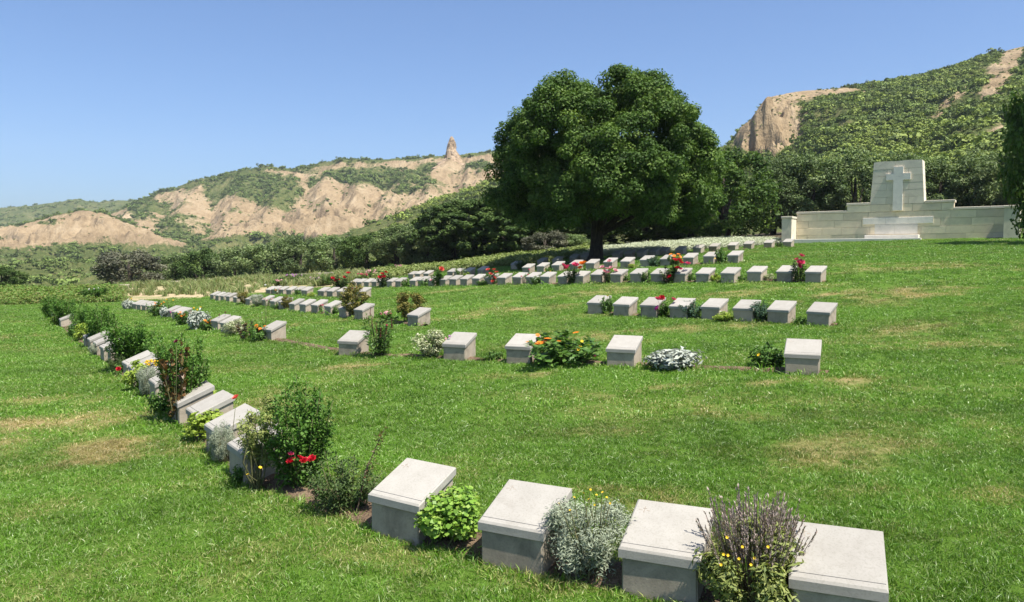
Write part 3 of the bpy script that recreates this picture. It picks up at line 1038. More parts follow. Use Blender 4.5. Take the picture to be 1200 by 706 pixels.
def marker_meshes():
    out = []
    for s in range(4):
        r = random.Random(50 + s)
        j = lambda a=.0025: r.uniform(-a, a)
        w, d = SW / 2 - .014, SD / 2 - .012
        zf, zb = HF - CT_, HB - CT_
        # plinth: a wedge sunk into the ground
        p = [(-w + j(), -d + j(), -.25), (w + j(), -d + j(), -.25), (w + j(), d, -.25), (-w + j(), d, -.25)]
        c = .008
        rings = []
        for z, ins in ((-.25, 0.0), (None, 0.0)):
            ring = []
            for (sx, sy) in ((-1, -1), (1, -1), (1, 1), (-1, 1)):
                for k in (0, 1):
                    # chamfered vertical arris
                    if (sx * sy > 0) == (k == 0):
                        x, y = sx * w, sy * (d - c)
                    else:
                        x, y = sx * (w - c), sy * d
                    x += j(); y += j()
                    zz = z if z is not None else zf + (zb - zf) * (y + d) / (2 * d)
                    ring.append((x, y, zz))
            rings += ring
        fs = [tuple(range(7, -1, -1)), tuple(range(8, 16))] + [(i, (i + 1) % 8, 8 + (i + 1) % 8, 8 + i) for i in range(8)]
        pl = MB().poly(rings, fs).mesh('plinth', M['plinth_stone'])
        # cap: sloping slab with an eased edge and a fine sunk line near the lower edge
        w, d = SW / 2, SD / 2
        def zt(y): return HF + (HB - HF) * (y + d) / (2 * d)
        e = .009
        v, fs = [], []
        lev = [(0, -CT_), (0, -e), (e, 0)]
        for ins, dz in lev:
            for (x, y) in ((-w + ins, -d + ins), (w - ins, -d + ins), (w - ins, d - ins), (-w + ins, d - ins)):
                v.append((x + j(.0015), y + j(.0015), zt(y) + dz))
        fs.append((3, 2, 1, 0))
        for k in range(2):
            for i in range(4):
                fs.append((k * 4 + i, k * 4 + (i + 1) % 4, k * 4 + 4 + (i + 1) % 4, k * 4 + 4 + i))
        # top: strip, groove, field
        y1, y2 = -d + .036, -d + .040
        b = len(v)
        for y, dz in ((y1, 0), (y1, -.004), (y2, -.004), (y2, 0)):
            v += [(-w + e, y, zt(y) + dz), (w - e, y, zt(y) + dz)]
        fs += [(8, 9, b + 1, b), (b, b + 1, b + 3, b + 2), (b + 2, b + 3, b + 5, b + 4), (b + 4, b + 5, b + 7, b + 6), (b + 6, b + 7, 10, 11)]
        cp = MB().poly(v, fs).mesh('cap', M['cap_stone'])
        out.append((pl, cp))
    # engraved cross and lettering: thin raised strips, recess shade painted as darker colour
    d = SD / 2
    th = math.atan2(HB - HF, SD)
    def onface(mb, x0, x1, t0, t1):
        pts = []
        for zoff in (-.003, .0009):
            for (x, t) in ((x0, t0), (x1, t0), (x1, t1), (x0, t1)):
                y = -d + t * math.cos(th); z = HF + t * math.sin(th) + zoff
                pts.append((x, y, z))
        mb.poly(pts, [(4, 5, 6, 7), (0, 1, 5, 4), (1, 2, 6, 5), (2, 3, 7, 6), (3, 0, 4, 7)])
    mb = MB()
    onface(mb, -.1515, -.1485, .29, .338); onface(mb, -.161, -.1518, .322, .325); onface(mb, -.1482, -.139, .322, .325)
    cross = mb.mesh('engraved_cross', M['engraving'])
    marks = []
    r = random.Random(4)
    for (a, b) in ((-.18, -.164), (-.136, -.118)):
        mb = MB()
        x = a
        while x < b:
            onface(mb, x, x + r.uniform(.002, .0035), .306, .312 if r.random() < .5 else .3105)
            x += .0052
        marks.append(mb.mesh('engraved_word', M['engraving']))
    return out, cross, marks


STONES, CROSS, MARKS = marker_meshes()
ORD = ['first', 'second', 'third', 'fourth', 'fifth', 'sixth', 'seventh', 'eighth', 'ninth', 'tenth', 'eleventh', 'twelfth', 'thirteenth', 'fourteenth', 'fifteenth', 'sixteenth',
       'seventeenth', 'eighteenth', 'nineteenth', 'twentieth', 'twenty-first', 'twenty-second', 'twenty-third', 'twenty-fourth', 'twenty-fifth', 'twenty-sixth', 'twenty-seventh',
       'twenty-eighth', 'twenty-ninth', 'thirtieth', 'thirty-first', 'thirty-second', 'thirty-third', 'thirty-fourth', 'thirty-fifth', 'thirty-sixth', 'thirty-seventh', 'thirty-eighth']
SPOTS = []         # where markers stand, for keeping grass out
ROWLINES = []


def marker(px, py, yaw, label, group, detail=False, k=None, sc=1.0):
    p = place(px, py)
    a = math.radians(yaw)
    r = random.Random(int(px * 7 + py * 13))
    c = p + np.array([-math.sin(a), math.cos(a), 0]) * (SD / 2) * sc
    z = float(ground(c[0], c[1])) - r.uniform(0, .012)
    a += math.radians(r.uniform(-2, 2))
    root = empty('grave_marker', (c[0], c[1], z), a, sc)
    root.rotation_euler[0] = math.radians(r.uniform(-.7, .7))
    root.rotation_euler[1] = math.radians(r.uniform(-.7, .7))
    tag(root, label, 'grave marker', group)
    pl, cp = STONES[r.randrange(4) if k is None else k]
    obj('plinth', pl, root)
    cap = obj('cap', cp, root)
    if detail:
        obj('engraved_cross', CROSS, cap); [obj('engraved_word', w_, cap) for w_ in MARKS]
    SPOTS.append((c[0], c[1], a))
    return c


def row(spots, yaw, phrase, group, detail=0, first=0):
    """spots run from the near / right end; yaw may be a pair of end values"""
    line = []
    n = len(spots)
    for i, (px, py) in enumerate(spots):
        yw = yaw if not isinstance(yaw, tuple) else yaw[0] + (yaw[1] - yaw[0]) * i / max(n - 1, 1)
        lab = phrase(i, n) if callable(phrase) else 'pale stone grave marker, %s %s' % (ORD[i + first], phrase)
        line.append(marker(px, py, yw, lab, group, detail=(i < detail)))
    return line


L1 = row([(980, 751), (771, 707), (598, 671), (461, 634)], (-22, -32),
         lambda i, n: ['large pale grave marker cut off by the bottom edge, beside the purple spiked lavender',
                       'large pale grave marker between the grey santolina mound and the purple lavender',
                       'large pale grave marker between the bright green mound and the grey santolina',
                       'large pale grave marker with bare soil at its side, beside bright green leaves'][i], 'grave markers of the row closest to the camera', detail=4)
L1b = row([(275, 563), (247, 536), (224, 513), (205, 497), (178, 472), (165, 462), (153, 452), (146, 445), (127, 426), (119, 423), (111, 417), (104, 412), (98.5, 408), (82, 393), (70, 384), (61, 376)],
          (-56, -54), lambda i, n: ['narrow glimpse of grey grave marker beside the twiggy pale shrub', 'bright grave marker right below the single red rose bloom',
                                    'bright grave marker just in front of the tall rose bush with bronze shoots'][i] if i < 3 else
          'grave marker, %s past the red rose along the shrub-lined row at far left' % ORD[i - 2], 'grave markers of the row closest to the camera')
ROWLINES.append(L1 + L1b)
L2 = row([(939, 440), (727, 431), (607, 427), (532, 423), (407, 417.5)], -25,
         lambda i, n: ['grave marker standing alone at the end of the row beyond low yellow-flowered greenery', 'grave marker between the orange daisies and the silver-leaved plant',
                       'grave marker partly covered by orange daisies', 'grave marker beside the cream-green bushy plant', 'grave marker beside the tall burgundy-flowered stems'][i], 'widely spaced grave markers of the second row', detail=5)
L2b = row([(312, 400), (262, 391), (251, 388), (209, 376), (204, 375), (197, 373), (174, 367), (168, 365.5), (162, 364.5), (157, 363.5)], -44,
          'beyond the burgundy-flowered stems in the row of many bright flowers', 'grave markers of the flowery left row')
ROWLINES.append(L2 + L2b)
L3 = row([(958, 382.5), (911, 380), (870, 377.5), (832, 375.5), (794, 374), (759.5, 372.6), (727, 371.3), (696.5, 368.6)], -42,
         lambda i, n: 'grave marker, %s from the right in the row of eight with magenta roses' % ORD[i], 'row of eight grave markers in mid lawn')
ROWLINES.append(L3)
LB = row([(483, 383), (419.5, 375.3), (401, 373), (383.6, 370), (368, 368), (354, 367), (341.7, 365.8), (329, 363), (319, 361.7), (308.7, 359.7), (290, 358.5), (275, 355.8), (266.5, 354.5), (260, 353.8), (254, 353), (248, 352)], -48,
         lambda i, n: 'grave marker, %s in the row that starts at the golden globe bush' % ORD[i], 'grave markers of the row with golden globe bushes')
ROWLINES.append(LB)
LC = row([(422, 350.5), (408, 349.7), (398, 349.7), (386, 349.2), (375.5, 348.7), (356, 347.5), (348, 346.7), (338, 346.3), (329, 345.8), (321, 345.5), (314, 345.8)], -40,
         lambda i, n: 'grave marker, %s in the short row starting behind the orange-red blooms' % ORD[i], 'grave markers of the short left row')
ROWLINES.append(LC)
LD = row([(952, 331.7), (918, 330.5), (883, 330.8), (852, 332), (822.5, 332), (795.5, 331.7), (769, 331.8), (744.5, 331.8), (721, 332), (697.7, 332.3), (677, 333.6), (658.7, 334), (638, 334), (621, 334), (605, 334.2),
          (587, 334.7), (571.7, 334.7), (557, 334.9), (543, 335.7), (530, 335.7), (518, 335.7), (505, 335.9), (492.7, 336.3), (483, 336.7), (466, 337.1), (456, 337.2), (446.7, 337), (438, 337), (429, 337), (420.5, 337), (413, 337)], -45,
         lambda i, n: 'grave marker, %s from the right in the long row crowded with roses' % ORD[i], 'grave markers of the long row below the tree')
ROWLINES.append(LD)
L5 = row([(858.7, 308.7), (830, 309.8), (806, 311), (779, 312.5), (755, 313.5), (732, 315), (712, 315.5), (691, 317), (672, 317.5), (650.7, 318.9), (633, 320), (616, 321.3), (563, 323), (547, 324.5), (535, 325), (527, 325), (499, 327), (489, 327.3), (481, 327.6)], -43,
         lambda i, n: 'grave marker, %s from the right in the row just before the tree trunk' % ORD[i], 'grave markers of the row before the tree')
ROWLINES.append(L5)
L6 = row([(922, 290.3), (899.5, 291.2), (875.5, 292.6), (857, 294), (835, 295.5), (816.5, 297.5), (795.5, 299), (776, 300), (764, 301), (750, 302.2), (735.5, 303), (721, 304), (684, 306.8), (671, 308), (650.7, 311), (633, 312), (602, 316.5)], -42,
         lambda i, n: 'grave marker, %s from the right in the shaded row along the pale bed' % ORD[i], 'grave markers of the shaded row beneath the tree')
ROWLINES.append(L6)
marker(1186, 279.5, -36, 'dark shaded grave marker before the end pier of the stone memorial', 'grave markers beside the memorial', sc=1.25)


# soil strips in which the markers and flowers stand
def strip(line, half, name):
    P = np.array([c[:2] for c in line])
    seg = []
    for a, b in zip(P[:-1], P[1:]):
        n = max(2, int(np.linalg.norm(b - a) / .25))
        seg.append(a + (b - a) * np.linspace(0, 1, n, endpoint=False)[:, None])
    seg.append(P[-1:])
    C = np.concatenate(seg)
    t0 = unit(C[1] - C[0]); t1 = unit(C[-1] - C[-2])
    C = np.concatenate([[C[0] - t0 * .3], C, [C[-1] + t1 * .3]])
    for _ in range(4):
        C[1:-1] = (C[:-2] + C[1:-1] * 2 + C[2:]) / 4
    T = unit(np.gradient(C, axis=0)); Nn = np.stack([-T[:, 1], T[:, 0]], 1)
    k = 7
    offs = np.linspace(-1, 1, k)
    wob = half * (1 + .18 * noise2(np.arange(len(C)) * .35, np.zeros(len(C)), 3))
    G = C[:, None, :] + Nn[:, None, :] * (offs[None, :] * wob[:, None])[..., None]
    z = ground(G[..., 0], G[..., 1]) + .012 + (.03 + .03 * noise2(G[..., 0] * 6, G[..., 1] * 6, 4)) * (1 - np.abs(offs) ** 2)
    z[:, 0] -= .04; z[:, -1] -= .04
    v = np.concatenate([G, z[..., None]], 2).reshape(-1, 3)
    ii = np.arange(len(C) * k).reshape(len(C), k)
    q = np.stack([ii[:-1, :-1], ii[:-1, 1:], ii[1:, 1:], ii[1:, :-1]], -1).reshape(-1, 4)
    o = obj(name, mesh_np(name, v, q, M['soil'], True))
    tag(o, kind='structure')
    return C


CENTRES = []
HALF = [.19, .11, .1, .1, .1, .1, .1, .1]
for line, hf in zip(ROWLINES, HALF):
    CENTRES.append((strip(line, hf, 'flower_bed_soil'), hf))


def bed_distance(X, Y):
    """signed distance-like value: < 0 inside a soil strip"""
    d = np.full(X.shape, 9.0)
    for C, hf in CENTRES:
        for i in range(0, len(C) - 1):
            a, b = C[i], C[i + 1]
            m = (np.abs(X - a[0]) < 1.2) & (np.abs(Y - a[1]) < 1.2)
            if not m.any():
                continue
            e = np.hypot(X[m] - a[0], Y[m] - a[1]) - hf
            d[m] = np.minimum(d[m], e)
    return d


# ------------------------------------------------------------------ trees
def limb_mesh(segs, mat):
    mb = MB()
    for pts, rad in segs:
        mb.tube(pts, rad, 8)
    return mb.mesh('trunk', mat, True)


def crown_oak(seed, rx, zlo, zwid, ztop, nout, nin, per, L, W, lobes=None, flat=.8):
    """rounded dome made of many clumps; returns verts, quads and clump centres"""
    r = np.random.default_rng(seed)
    cs, rs = [], []
    while len(cs) < nout:
        u = rdir(1, r)[0]
        a = math.atan2(u[1], u[0])
        lump = 1 + .06 * float(fbm(np.cos(a) * 1.5 + 3, np.sin(a) * 1.5 + u[2] * 1.4, seed, 3))
        if u[2] > 0:
            h = (ztop - zwid)
        else:
            h = (zwid - zlo)
            if r.uniform() < .3: continue
        rad = r.uniform(.7, .86)
        p = np.array([u[0] * rx * rad * lump * r.uniform(.85, 1.0) ** .3 / .85, u[1] * rx * rad * lump / .85, zwid + u[2] * h * rad * 1.08 * lump])
        cs.append(p * np.array([1, 1, 1])); rs.append(r.uniform(.085, .15) * rx)
    for _ in range(nin):
        u = rdir(1, r)[0] * r.uniform(.2, .6)
        cs.append(np.array([u[0] * rx, u[1] * rx, zwid + u[2] * (ztop - zwid)])); rs.append(r.uniform(.13, .19) * rx)
    if lobes:
        for (x, y, z, s, k) in lobes:
            for _ in range(k):
                u = rdir(1, r)[0] * s * r.uniform(.3, 1)
                cs.append(np.array([x, y, z]) + u * np.array([1, 1, .7])); rs.append(r.uniform(.085, .13) * rx)
    cs = np.array(cs); rs = np.array(rs)
    v, f = blob_leaves(cs, rs, per, L, W, r, shell=(.45, 1.08), up=.55, rnd=.5, flat=flat)
    return v, f, cs


def crown_lobed(seed, rx, zlo, zwid, ztop, nlobe, per, L, W, extra):
    """a wide crown built of separate leafy lobes with shaded gaps between them"""
    r = np.random.default_rng(seed)
    cs, rs = [], []
    k = 0
    # even spread of directions over the dome and its skirt
    ga = math.pi * (3 - math.sqrt(5))
    for i in range(nlobe):
        uz = 1 - 1.55 * (i + .5) / nlobe
        a = i * ga + r.normal(0, .22)
        h = math.sqrt(max(0, 1 - uz * uz)) ** (.72 if uz > 0 else 1.0)
        u = np.array([h * math.cos(a), h * math.sin(a), uz])
        zz = zwid + u[2] * ((ztop - zwid) if uz > 0 else (zwid - zlo) * 1.25)
        q = r.uniform(.68, .84)
        c = np.array([u[0] * rx * q, u[1] * rx * q, zwid + (zz - zwid) * q])
        lr = r.uniform(.17, .27) * rx
        for j in range(int(13 * (lr / (.22 * rx)) ** 2)):
            d = rdir(1, r)[0]
            d = unit(d + .75 * u + np.array([0, 0, .25]))
            cs.append(c + d * lr * r.uniform(.55, 1.0)); rs.append(r.uniform(.06, .105) * rx)
    for (x, y, z, s_, n_) in extra:
        for _ in range(n_):
            cs.append(np.array([x, y, z]) + rdir(1, r)[0] * s_ * r.uniform(.3, 1) * np.array([1, 1, .7])); rs.append(r.uniform(.07, .11) * rx)
    for _ in range(60):
        u = rdir(1, r)[0] * r.uniform(.1, .62)
        cs.append(np.array([u[0] * rx, u[1] * rx, zwid + u[2] * (ztop - zwid)])); rs.append(r.uniform(.12, .17) * rx)
    cs = np.array(cs); rs = np.array(rs)
    cs[:, 2] = np.maximum(cs[:, 2], zlo + .3)
    v, f = blob_leaves(cs, rs, per, L, W, r, shell=(.4, 1.1), up=.55, rnd=.5, flat=.85)
    return v, f, cs


TREE = place(698, 306)


def big_tree():
    b = TREE
    root = empty('oak_tree', (b[0], b[1], b[2]))
    tag(root, 'huge round dark green tree with short thick trunk in mid picture', 'tree')
    lobes = [(-3.3, -1.6, 2.0, .9, 12), (-2.3, -2.6, 2.1, .9, 10), (-1.5, -3.2, 2.6, .9, 9), (1.2, -3.4, 2.7, .9, 8), (2.8, -2.2, 2.3, 1.0, 12), (4.2, -1.2, 2.6, 1.0, 12), (-4.0, .2, 3.0, .9, 9), (-1.0, -1.6, 6.3, 1.3, 18), (-2.7, -1.6, 4.7, 1.2, 14), (0.6, -2.8, 4.6, 1.4, 14), (2.6, -2.0, 5.4, 1.3, 14), (-.6, -.6, 7.5, 1.2, 20)]
    v, f, cs = crown_lobed(11, 5.45, 1.55, 4.2, 8.6, 66, 290, .13, .085, lobes)
    v = v * np.array([1.01, 1, .985]) + np.array([.55, .3, 0])
    obj('crown', mesh_np('crown', v, f, M['oak_leaf'], attrs=dict(tone=blob_leaves.tone)), root)
    r = random.Random(2)
    segs = [([(0, 0, -.4), (0, 0, .0), (.02, 0, .25), (.05, .02, 1.0), (.1, .05, 1.9), (.2, .1, 3.2), (.3, .1, 5.0)], [.62, .46, .34, .29, .29, .22, .1])]
    for i in range(14):
        a = i * 2.4 + r.uniform(-.3, .3); l = r.uniform(2.6, 4.2); h = r.uniform(1.3, 4.5)
        s = Vector((.07, .03, 1.2 + (i % 5) * .32))
        e = Vector((math.cos(a) * l + .5, math.sin(a) * l + .3, s.z + h))
        m = s.lerp(e, .45) + Vector((0, 0, .35))
        segs.append(([s, s.lerp(m, .5), m, e], [.16, .12, .085, .03]))
    for i in range(5):
        a = i * 1.26 + .4
        segs.append(([(0, 0, .22), (math.cos(a) * .3, math.sin(a) * .3, .02), (math.cos(a) * .75, math.sin(a) * .75, -.16)], [.16, .13, .05]))
    obj('trunk', limb_mesh(segs, M['bark']), root)


big_tree()


def tree_proto(seed, mat, kind):
    """crown and trunk meshes about 5 m tall and 4.6 m wide"""
    r = np.random.default_rng(seed)
    if kind == 'oak':
        v, f, cs = crown_oak(seed, 2.4, -.1, 2.3, 5.0, 140, 25, 180, .16, .1)
    elif kind == 'olive':
        cs, rs = [], []
        for _ in range(85):
            u = rdir(1, r)[0]; k = r.uniform(.5, 1) ** .5
            cs.append([u[0] * 1.95 * k, u[1] * 1.95 * k, 2.5 + u[2] * 2.1 * k]); rs.append(r.uniform(.3, .6))
        cs = np.array(cs)
        v, f = blob_leaves(cs, np.array(rs), 190, .2, .07, r, shell=(.2, 1.25), up=.5, rnd=.8, flat=1.0)
    else:      # low bushy hedge shrub, leaves down to the ground
        cs, rs = [], []
        for _ in range(80):
            u = rdir(1, r)[0]; k = r.uniform(.5, 1) ** .5
            cs.append([u[0] * 2.1 * k, u[1] * 2.0 * k, 2.25 + u[2] * 2.2 * k]); rs.append(r.uniform(.3, .55))
        cs = np.array(cs)
        v, f = blob_leaves(cs, np.array(rs), 190, .17, .1, r, shell=(.2, 1.2), up=.4, rnd=.8, flat=1.0)
    crown = mesh_np('crown', v, f, mat, attrs=dict(tone=blob_leaves.tone))
    segs = []
    for i in range(5):
        c = cs[r.integers(len(cs))]
        segs.append(([(.1 * i - .2, .05, -.6), (.1 * i - .2 + c[0] * .15, c[1] * .15, .8), (c[0] * .7, c[1] * .7, max(c[2] * .8, 1.2))], [.12, .08, .03]))
    segs.append(([(0, 0, -.8), (0, 0, 1.2), (.1, 0, 3.2)], [.2, .15, .05]))
    return crown, limb_mesh(segs, M['bark'])


TP = dict(oak=[tree_proto(21, M['dark_leaf'], 'oak'), tree_proto(22, M['dark_leaf'], 'oak')],
          olive=[tree_proto(31, M['olive_leaf'], 'olive'), tree_proto(32, M['olive_leaf'], 'olive'), tree_proto(33, M['olive_leaf'], 'olive')],
          hedge=[tree_proto(41, M['dark_leaf'], 'hedge'), tree_proto(42, M['olive_leaf'], 'hedge')],
          grey=[tree_proto(51, M['grey_scrub'], 'hedge')],
          oakbush=[tree_proto(43, M['oak_leaf'], 'hedge')],
          bigdark=[tree_proto(52, M['oak_leaf'], 'oak')])


def tree(px, top, Y, wpx, kind, var, label, group, name='tree', base=None):
    X = (px - 600) / 900 * Y
    zb = float(ground(np.clip(X, -48, 48), min(Y, 62))) if Y < 62 else float(terrain_z(np.array([px]), np.array([Y]))[0][0])
    zb -= .1
    ztop = float(at(px, top, Y)[2])
    h = ztop - zb
    wm = wpx / 900 * Y
    root = empty(name, (X, Y, zb), random.Random(int(px * 3)).uniform(0, 6.28), (wm / 4.6, wm / 4.6, h / 4.9))
    tag(root, label, 'tree' if 'tree' in name else 'bush', group)
    c, t = TP[kind][var % len(TP[kind])]
    obj('crown', c, root); obj('trunk', t, root)


G1 = 'trees of the dark belt behind the flower bank'
left = [(205, 293, 70, 62, 'hedge', 1), (238, 288, 69, 66, 'hedge', 0), (275, 285, 68, 66, 'hedge', 1), (312, 281, 67, 72, 'hedge', 1), (352, 276, 66, 74, 'olive', 0), (392, 272, 64, 74, 'hedge', 1), (430, 270, 62, 72, 'hedge', 0),
        (466, 262, 60, 76, 'olive', 1), (500, 252, 58, 80, 'hedge', 1), (532, 237, 57, 96, 'oak', 0), (566, 232, 56, 100, 'oak', 1), (604, 235, 55, 100, 'oak', 0), (650, 240, 55, 110, 'hedge', 0), (700, 230, 54, 120, 'oak', 1), (755, 225, 54, 120, 'hedge', 0), (800, 215, 53, 110, 'oak', 0)]
words_l = ['low grey-green tree at the thin end of the tree belt', 'low dark tree, second from the thin end of the belt', 'rounded green tree, third from the thin end of the belt', 'rounded tree, fourth from the thin end of the belt',
           'feathery tree, fifth from the thin end of the belt', 'bushy tree, sixth from the thin end of the belt', 'dark bushy tree, seventh from the thin end of the belt', 'feathery tree, eighth from the thin end of the belt',
           'bushy tree below the tan gully, ninth from thin end of the belt', 'dark tree below the rock pinnacle, first of the taller ones', 'tall dark tree just right below the rock pinnacle', 'dark tree half covered by the big round tree',
           'dark tree behind the big round crown, beyond its shaded side', 'dark tree straight behind the thick trunk', 'dark tree behind the big tree above the pale bed', 'dark tree glimpsed between the big tree and the smaller oak']
for (px, top, Y, wd, k, v_), lb in zip(left, words_l):
    tree(px, top, Y, wd, k, v_, lb, G1)
G2 = 'trees behind the memorial'
right = [(848, 168, 50, 128, 'oakbush', 0, 'smaller oak joined to the big round tree, above the pale bed'), (905, 184, 55, 90, 'olive', 0, 'grey-green tree between the smaller oak and the memorial'), (950, 176, 54, 96, 'olive', 1, 'grey-green tree above the wall end of the memorial'),
         (1000, 175, 53, 96, 'olive', 2, 'grey-green tree left of the memorial centre block'), (1050, 178, 54, 90, 'olive', 0, 'grey-green tree hidden behind the memorial centre block'), (1098, 184, 52, 90, 'olive', 1, 'grey-green tree right of the memorial centre block'),
         (1140, 178, 51, 92, 'olive', 2, 'pale-topped tree above the far wing of the memorial'), (1185, 172, 48, 96, 'olive', 0, 'tree above the end pier of the memorial'), (1232, 165, 46, 100, 'olive', 1, 'tree at the picture edge behind the memorial')]
for px, top, Y, wd, k, v_, lb in right:
    tree(px, top, Y, wd, k, v_, lb, G2)
tree(1239, 25, 31, 120, 'oakbush', 0, 'tall dark tree reaching in from the right picture edge', None)
tree(152, 288, 64, 84, 'grey', 0, 'greyish brown clipped bush standing alone beyond the flower bank', None, 'bush')
tree(2, 311, 57, 54, 'hedge', 0, 'round green bush at the left picture edge', None, 'bush')
tree(640, 268, 49, 62, 'grey', 0, 'grey scrubby bush under the low branches of the big tree', None, 'bush')
tree(668, 272, 50, 50, 'hedge', 1, 'green bush between grey bush and the big trunk', None, 'bush')

# low kerb along the top of the flower bank
KP = [place(x, y) for x, y in ((140, 338), (180, 335), (250, 330), (310, 327), (370, 324), (430, 320.5), (462, 317))]
kroot = empty('bank_kerb', KP[0])
tag(kroot, 'low sandy stone kerb along the top of the flower bank', 'kerb')
for a, b in zip(KP[:-1], KP[1:]):
    n = max(1, int(np.linalg.norm(b - a) / 1.6))
    for k in range(n):
        p, q = a + (b - a) * k / n, a + (b - a) * (k + 1) / n
        l = float(np.linalg.norm(q - p)); yaw = math.atan2(q[1] - p[1], q[0] - p[0])
        o = obj('kerb_stone', MB().box(.006, l - .006, -.18, .18, -.4, .24, .015).mesh('kerb_stone', M['kerb_stone']), kroot)
        o.location = p - KP[0]
        o.rotation_euler = (0, -math.asin((q[2] - p[2]) / l), yaw)

# ------------------------------------------------------------------ planted beds behind the lawn (ground cover nobody could count)
def tuft_proto(name, mat, seed, n, h, spread, wd, lean=.35, seg=True):
    """upright blades, each bent once"""
    r = np.random.default_rng(seed)
    a = r.uniform(0, 2 * np.pi, n); rad = spread * np.sqrt(r.uniform(0, 1, n))
    b = np.stack([rad * np.cos(a), rad * np.sin(a), np.full(n, -.01)], 1)
    la = r.uniform(0, 2 * np.pi, n); ln = np.abs(r.normal(0, lean, n))
    d = np.stack([np.cos(la) * ln, np.sin(la) * ln, np.ones(n)], 1)
    hh = h * r.uniform(.55, 1.2, n)[:, None]
    m = b + d * hh * .5 * np.array([.7, .7, 1.1])
    t = b + d * hh * np.array([1.3, 1.3, .9])
    s = unit(np.cross(d, rdir(n, r))) * (wd * r.uniform(.7, 1.3, n))[:, None] * .5
    v = np.stack([b - s * .8, b + s * .8, m + s, m - s, t], 1).reshape(-1, 3)
    k = np.arange(n)[:, None] * 5
    q = (k + np.array([[0, 1, 2, 3]])); tri = (k + np.array([[3, 2, 4]]))
    return bpy.data.objects.new(name, mesh_np(name, v, [q, tri], mat))


def bed_points(n, x0, x1, y0, y1, pxa, pxb, seed, back=14.0, edge=0.0):
    r = np.random.default_rng(seed)
    X = r.uniform(x0, x1, n); Y = r.uniform(y0, y1, n)
    Z = ground(X, Y)
    px, py = project(X, Y, Z)
    k = (py < lawn_edge(px) - edge) & (px > pxa + 8 * noise2(Y * .3, X * .3, 3)) & (px < pxb + 8 * noise2(X * .3, Y * .3, 4))
    return X[k], Y[k], Z[k], px[k], py[k], r


def mound_proto(name, mat, seed, n, L, W, rad=.3, h=.35, k=6):
    r = np.random.default_rng(seed)
    cen = np.stack([r.normal(0, rad * .4, k), r.normal(0, rad * .4, k), r.uniform(.25, .65, k) * h], 1)
    v, f = blob_leaves(cen, r.uniform(.4, .6, k) * rad, n // k, L, W, r, up=.8, rnd=.6, flat=.9)
    return proto(name, v, f, mat)


# pale grey-green bed
X, Y, Z, px, py, r = bed_points(34000, 3, 22, 36, 52, 672, 926, 1, edge=1.0)
k = (Y > 37.5) & (Y < 48.6) & ((X - ML[0] + .6) < -.2 * (Y - ML[1]) )
P = np.stack([X, Y, Z - .03], 1)[k]
o = scatter('pale_groundcover', P, r.uniform(.8, 1.2, len(P)) * (1 + .25 * fbm(P[:, 0] * .8, P[:, 1] * .8, 5, 3)), rots(len(P), r, .1), [mound_proto('pale_source', M['lavender_bed'], 60 + i, 120, .06, .035, .3, .34) for i in range(3)])
tag(o, 'pale grey-green planted bed behind the shaded row of markers', 'groundcover', kind='stuff')
# yellowish green bed
X, Y, Z, px, py, r = bed_points(16000, -16, 8, 38, 53, 440, 690, 2, edge=1.2)
k = (Y > 40.5) & (Y < 51.5)
P = np.stack([X, Y, Z - .03], 1)[k]
o = scatter('low_green_groundcover', P, r.uniform(.7, 1.35, len(P)) * (1 + .3 * fbm(P[:, 0] * .6, P[:, 1] * .6, 6, 3)), rots(len(P), r, .15), [mound_proto('green_source', M['bed_green'], 70 + i, 110, .09, .05, .32, .42) for i in range(3)])
tag(o, 'yellow-green planted bed rising behind the long row of markers', 'groundcover', kind='stuff')
# dark green bed at the far left
X, Y, Z, px, py, r = bed_points(15000, -46, -20, 30, 58, -300, 142, 3, edge=.3)
k = (Y < 49)
P = np.stack([X, Y, Z - .03], 1)[k]
o = scatter('dark_green_groundcover', P, r.uniform(.7, 1.5, len(P)) * (1 + .3 * fbm(P[:, 0] * .5, P[:, 1] * .5, 7, 3)), rots(len(P), r, .15), [mound_proto('dark_source', M['bed_dark_green'], 80 + i, 110, .08, .04, .32, .32) for i in range(3)])
tag(o, 'low green planted bed beyond the mown lawn at far left', 'groundcover', kind='stuff')
# sandy bank with dry tufts
X, Y, Z, px, py, r = bed_points(15000, -32, -4, 34, 60, 138, 452, 4, edge=1.0)
den = np.clip(.04 + .6 * fbm(X * .35, Y * .35, 8, 4), .012, .45)
k = r.uniform(size=len(X)) < den
P = np.stack([X, Y, Z], 1)[k]
o = scatter('dry_bank_tufts', P, r.uniform(.6, 1.5, len(P)), rots(len(P), r, .15), [tuft_proto('bank_source', M['bank_grass'], 90 + i, 30, .36, .16, .035, .5) for i in range(4)])
tag(o, 'dry grass tufts scattered over the sandy flower bank', 'grass', kind='stuff')


# ------------------------------------------------------------------ flowering plants among the markers
def stems_mesh(tips, base_r, rad, mat, r, n=5):
    mb = MB()
    for t in tips:
        b = Vector((r.normal(0, base_r), r.normal(0, base_r), -.06))
        t = Vector(t)
        m = b.lerp(t, .5) + Vector((r.normal(0, .02), r.normal(0, .02), .03))
        mb.tube([b, m, t], [rad, rad * .75, rad * .4], n)
    return mb.mesh('stems', mat, True)


KIND = {}


def kind(name, **kw):
    KIND[name] = kw


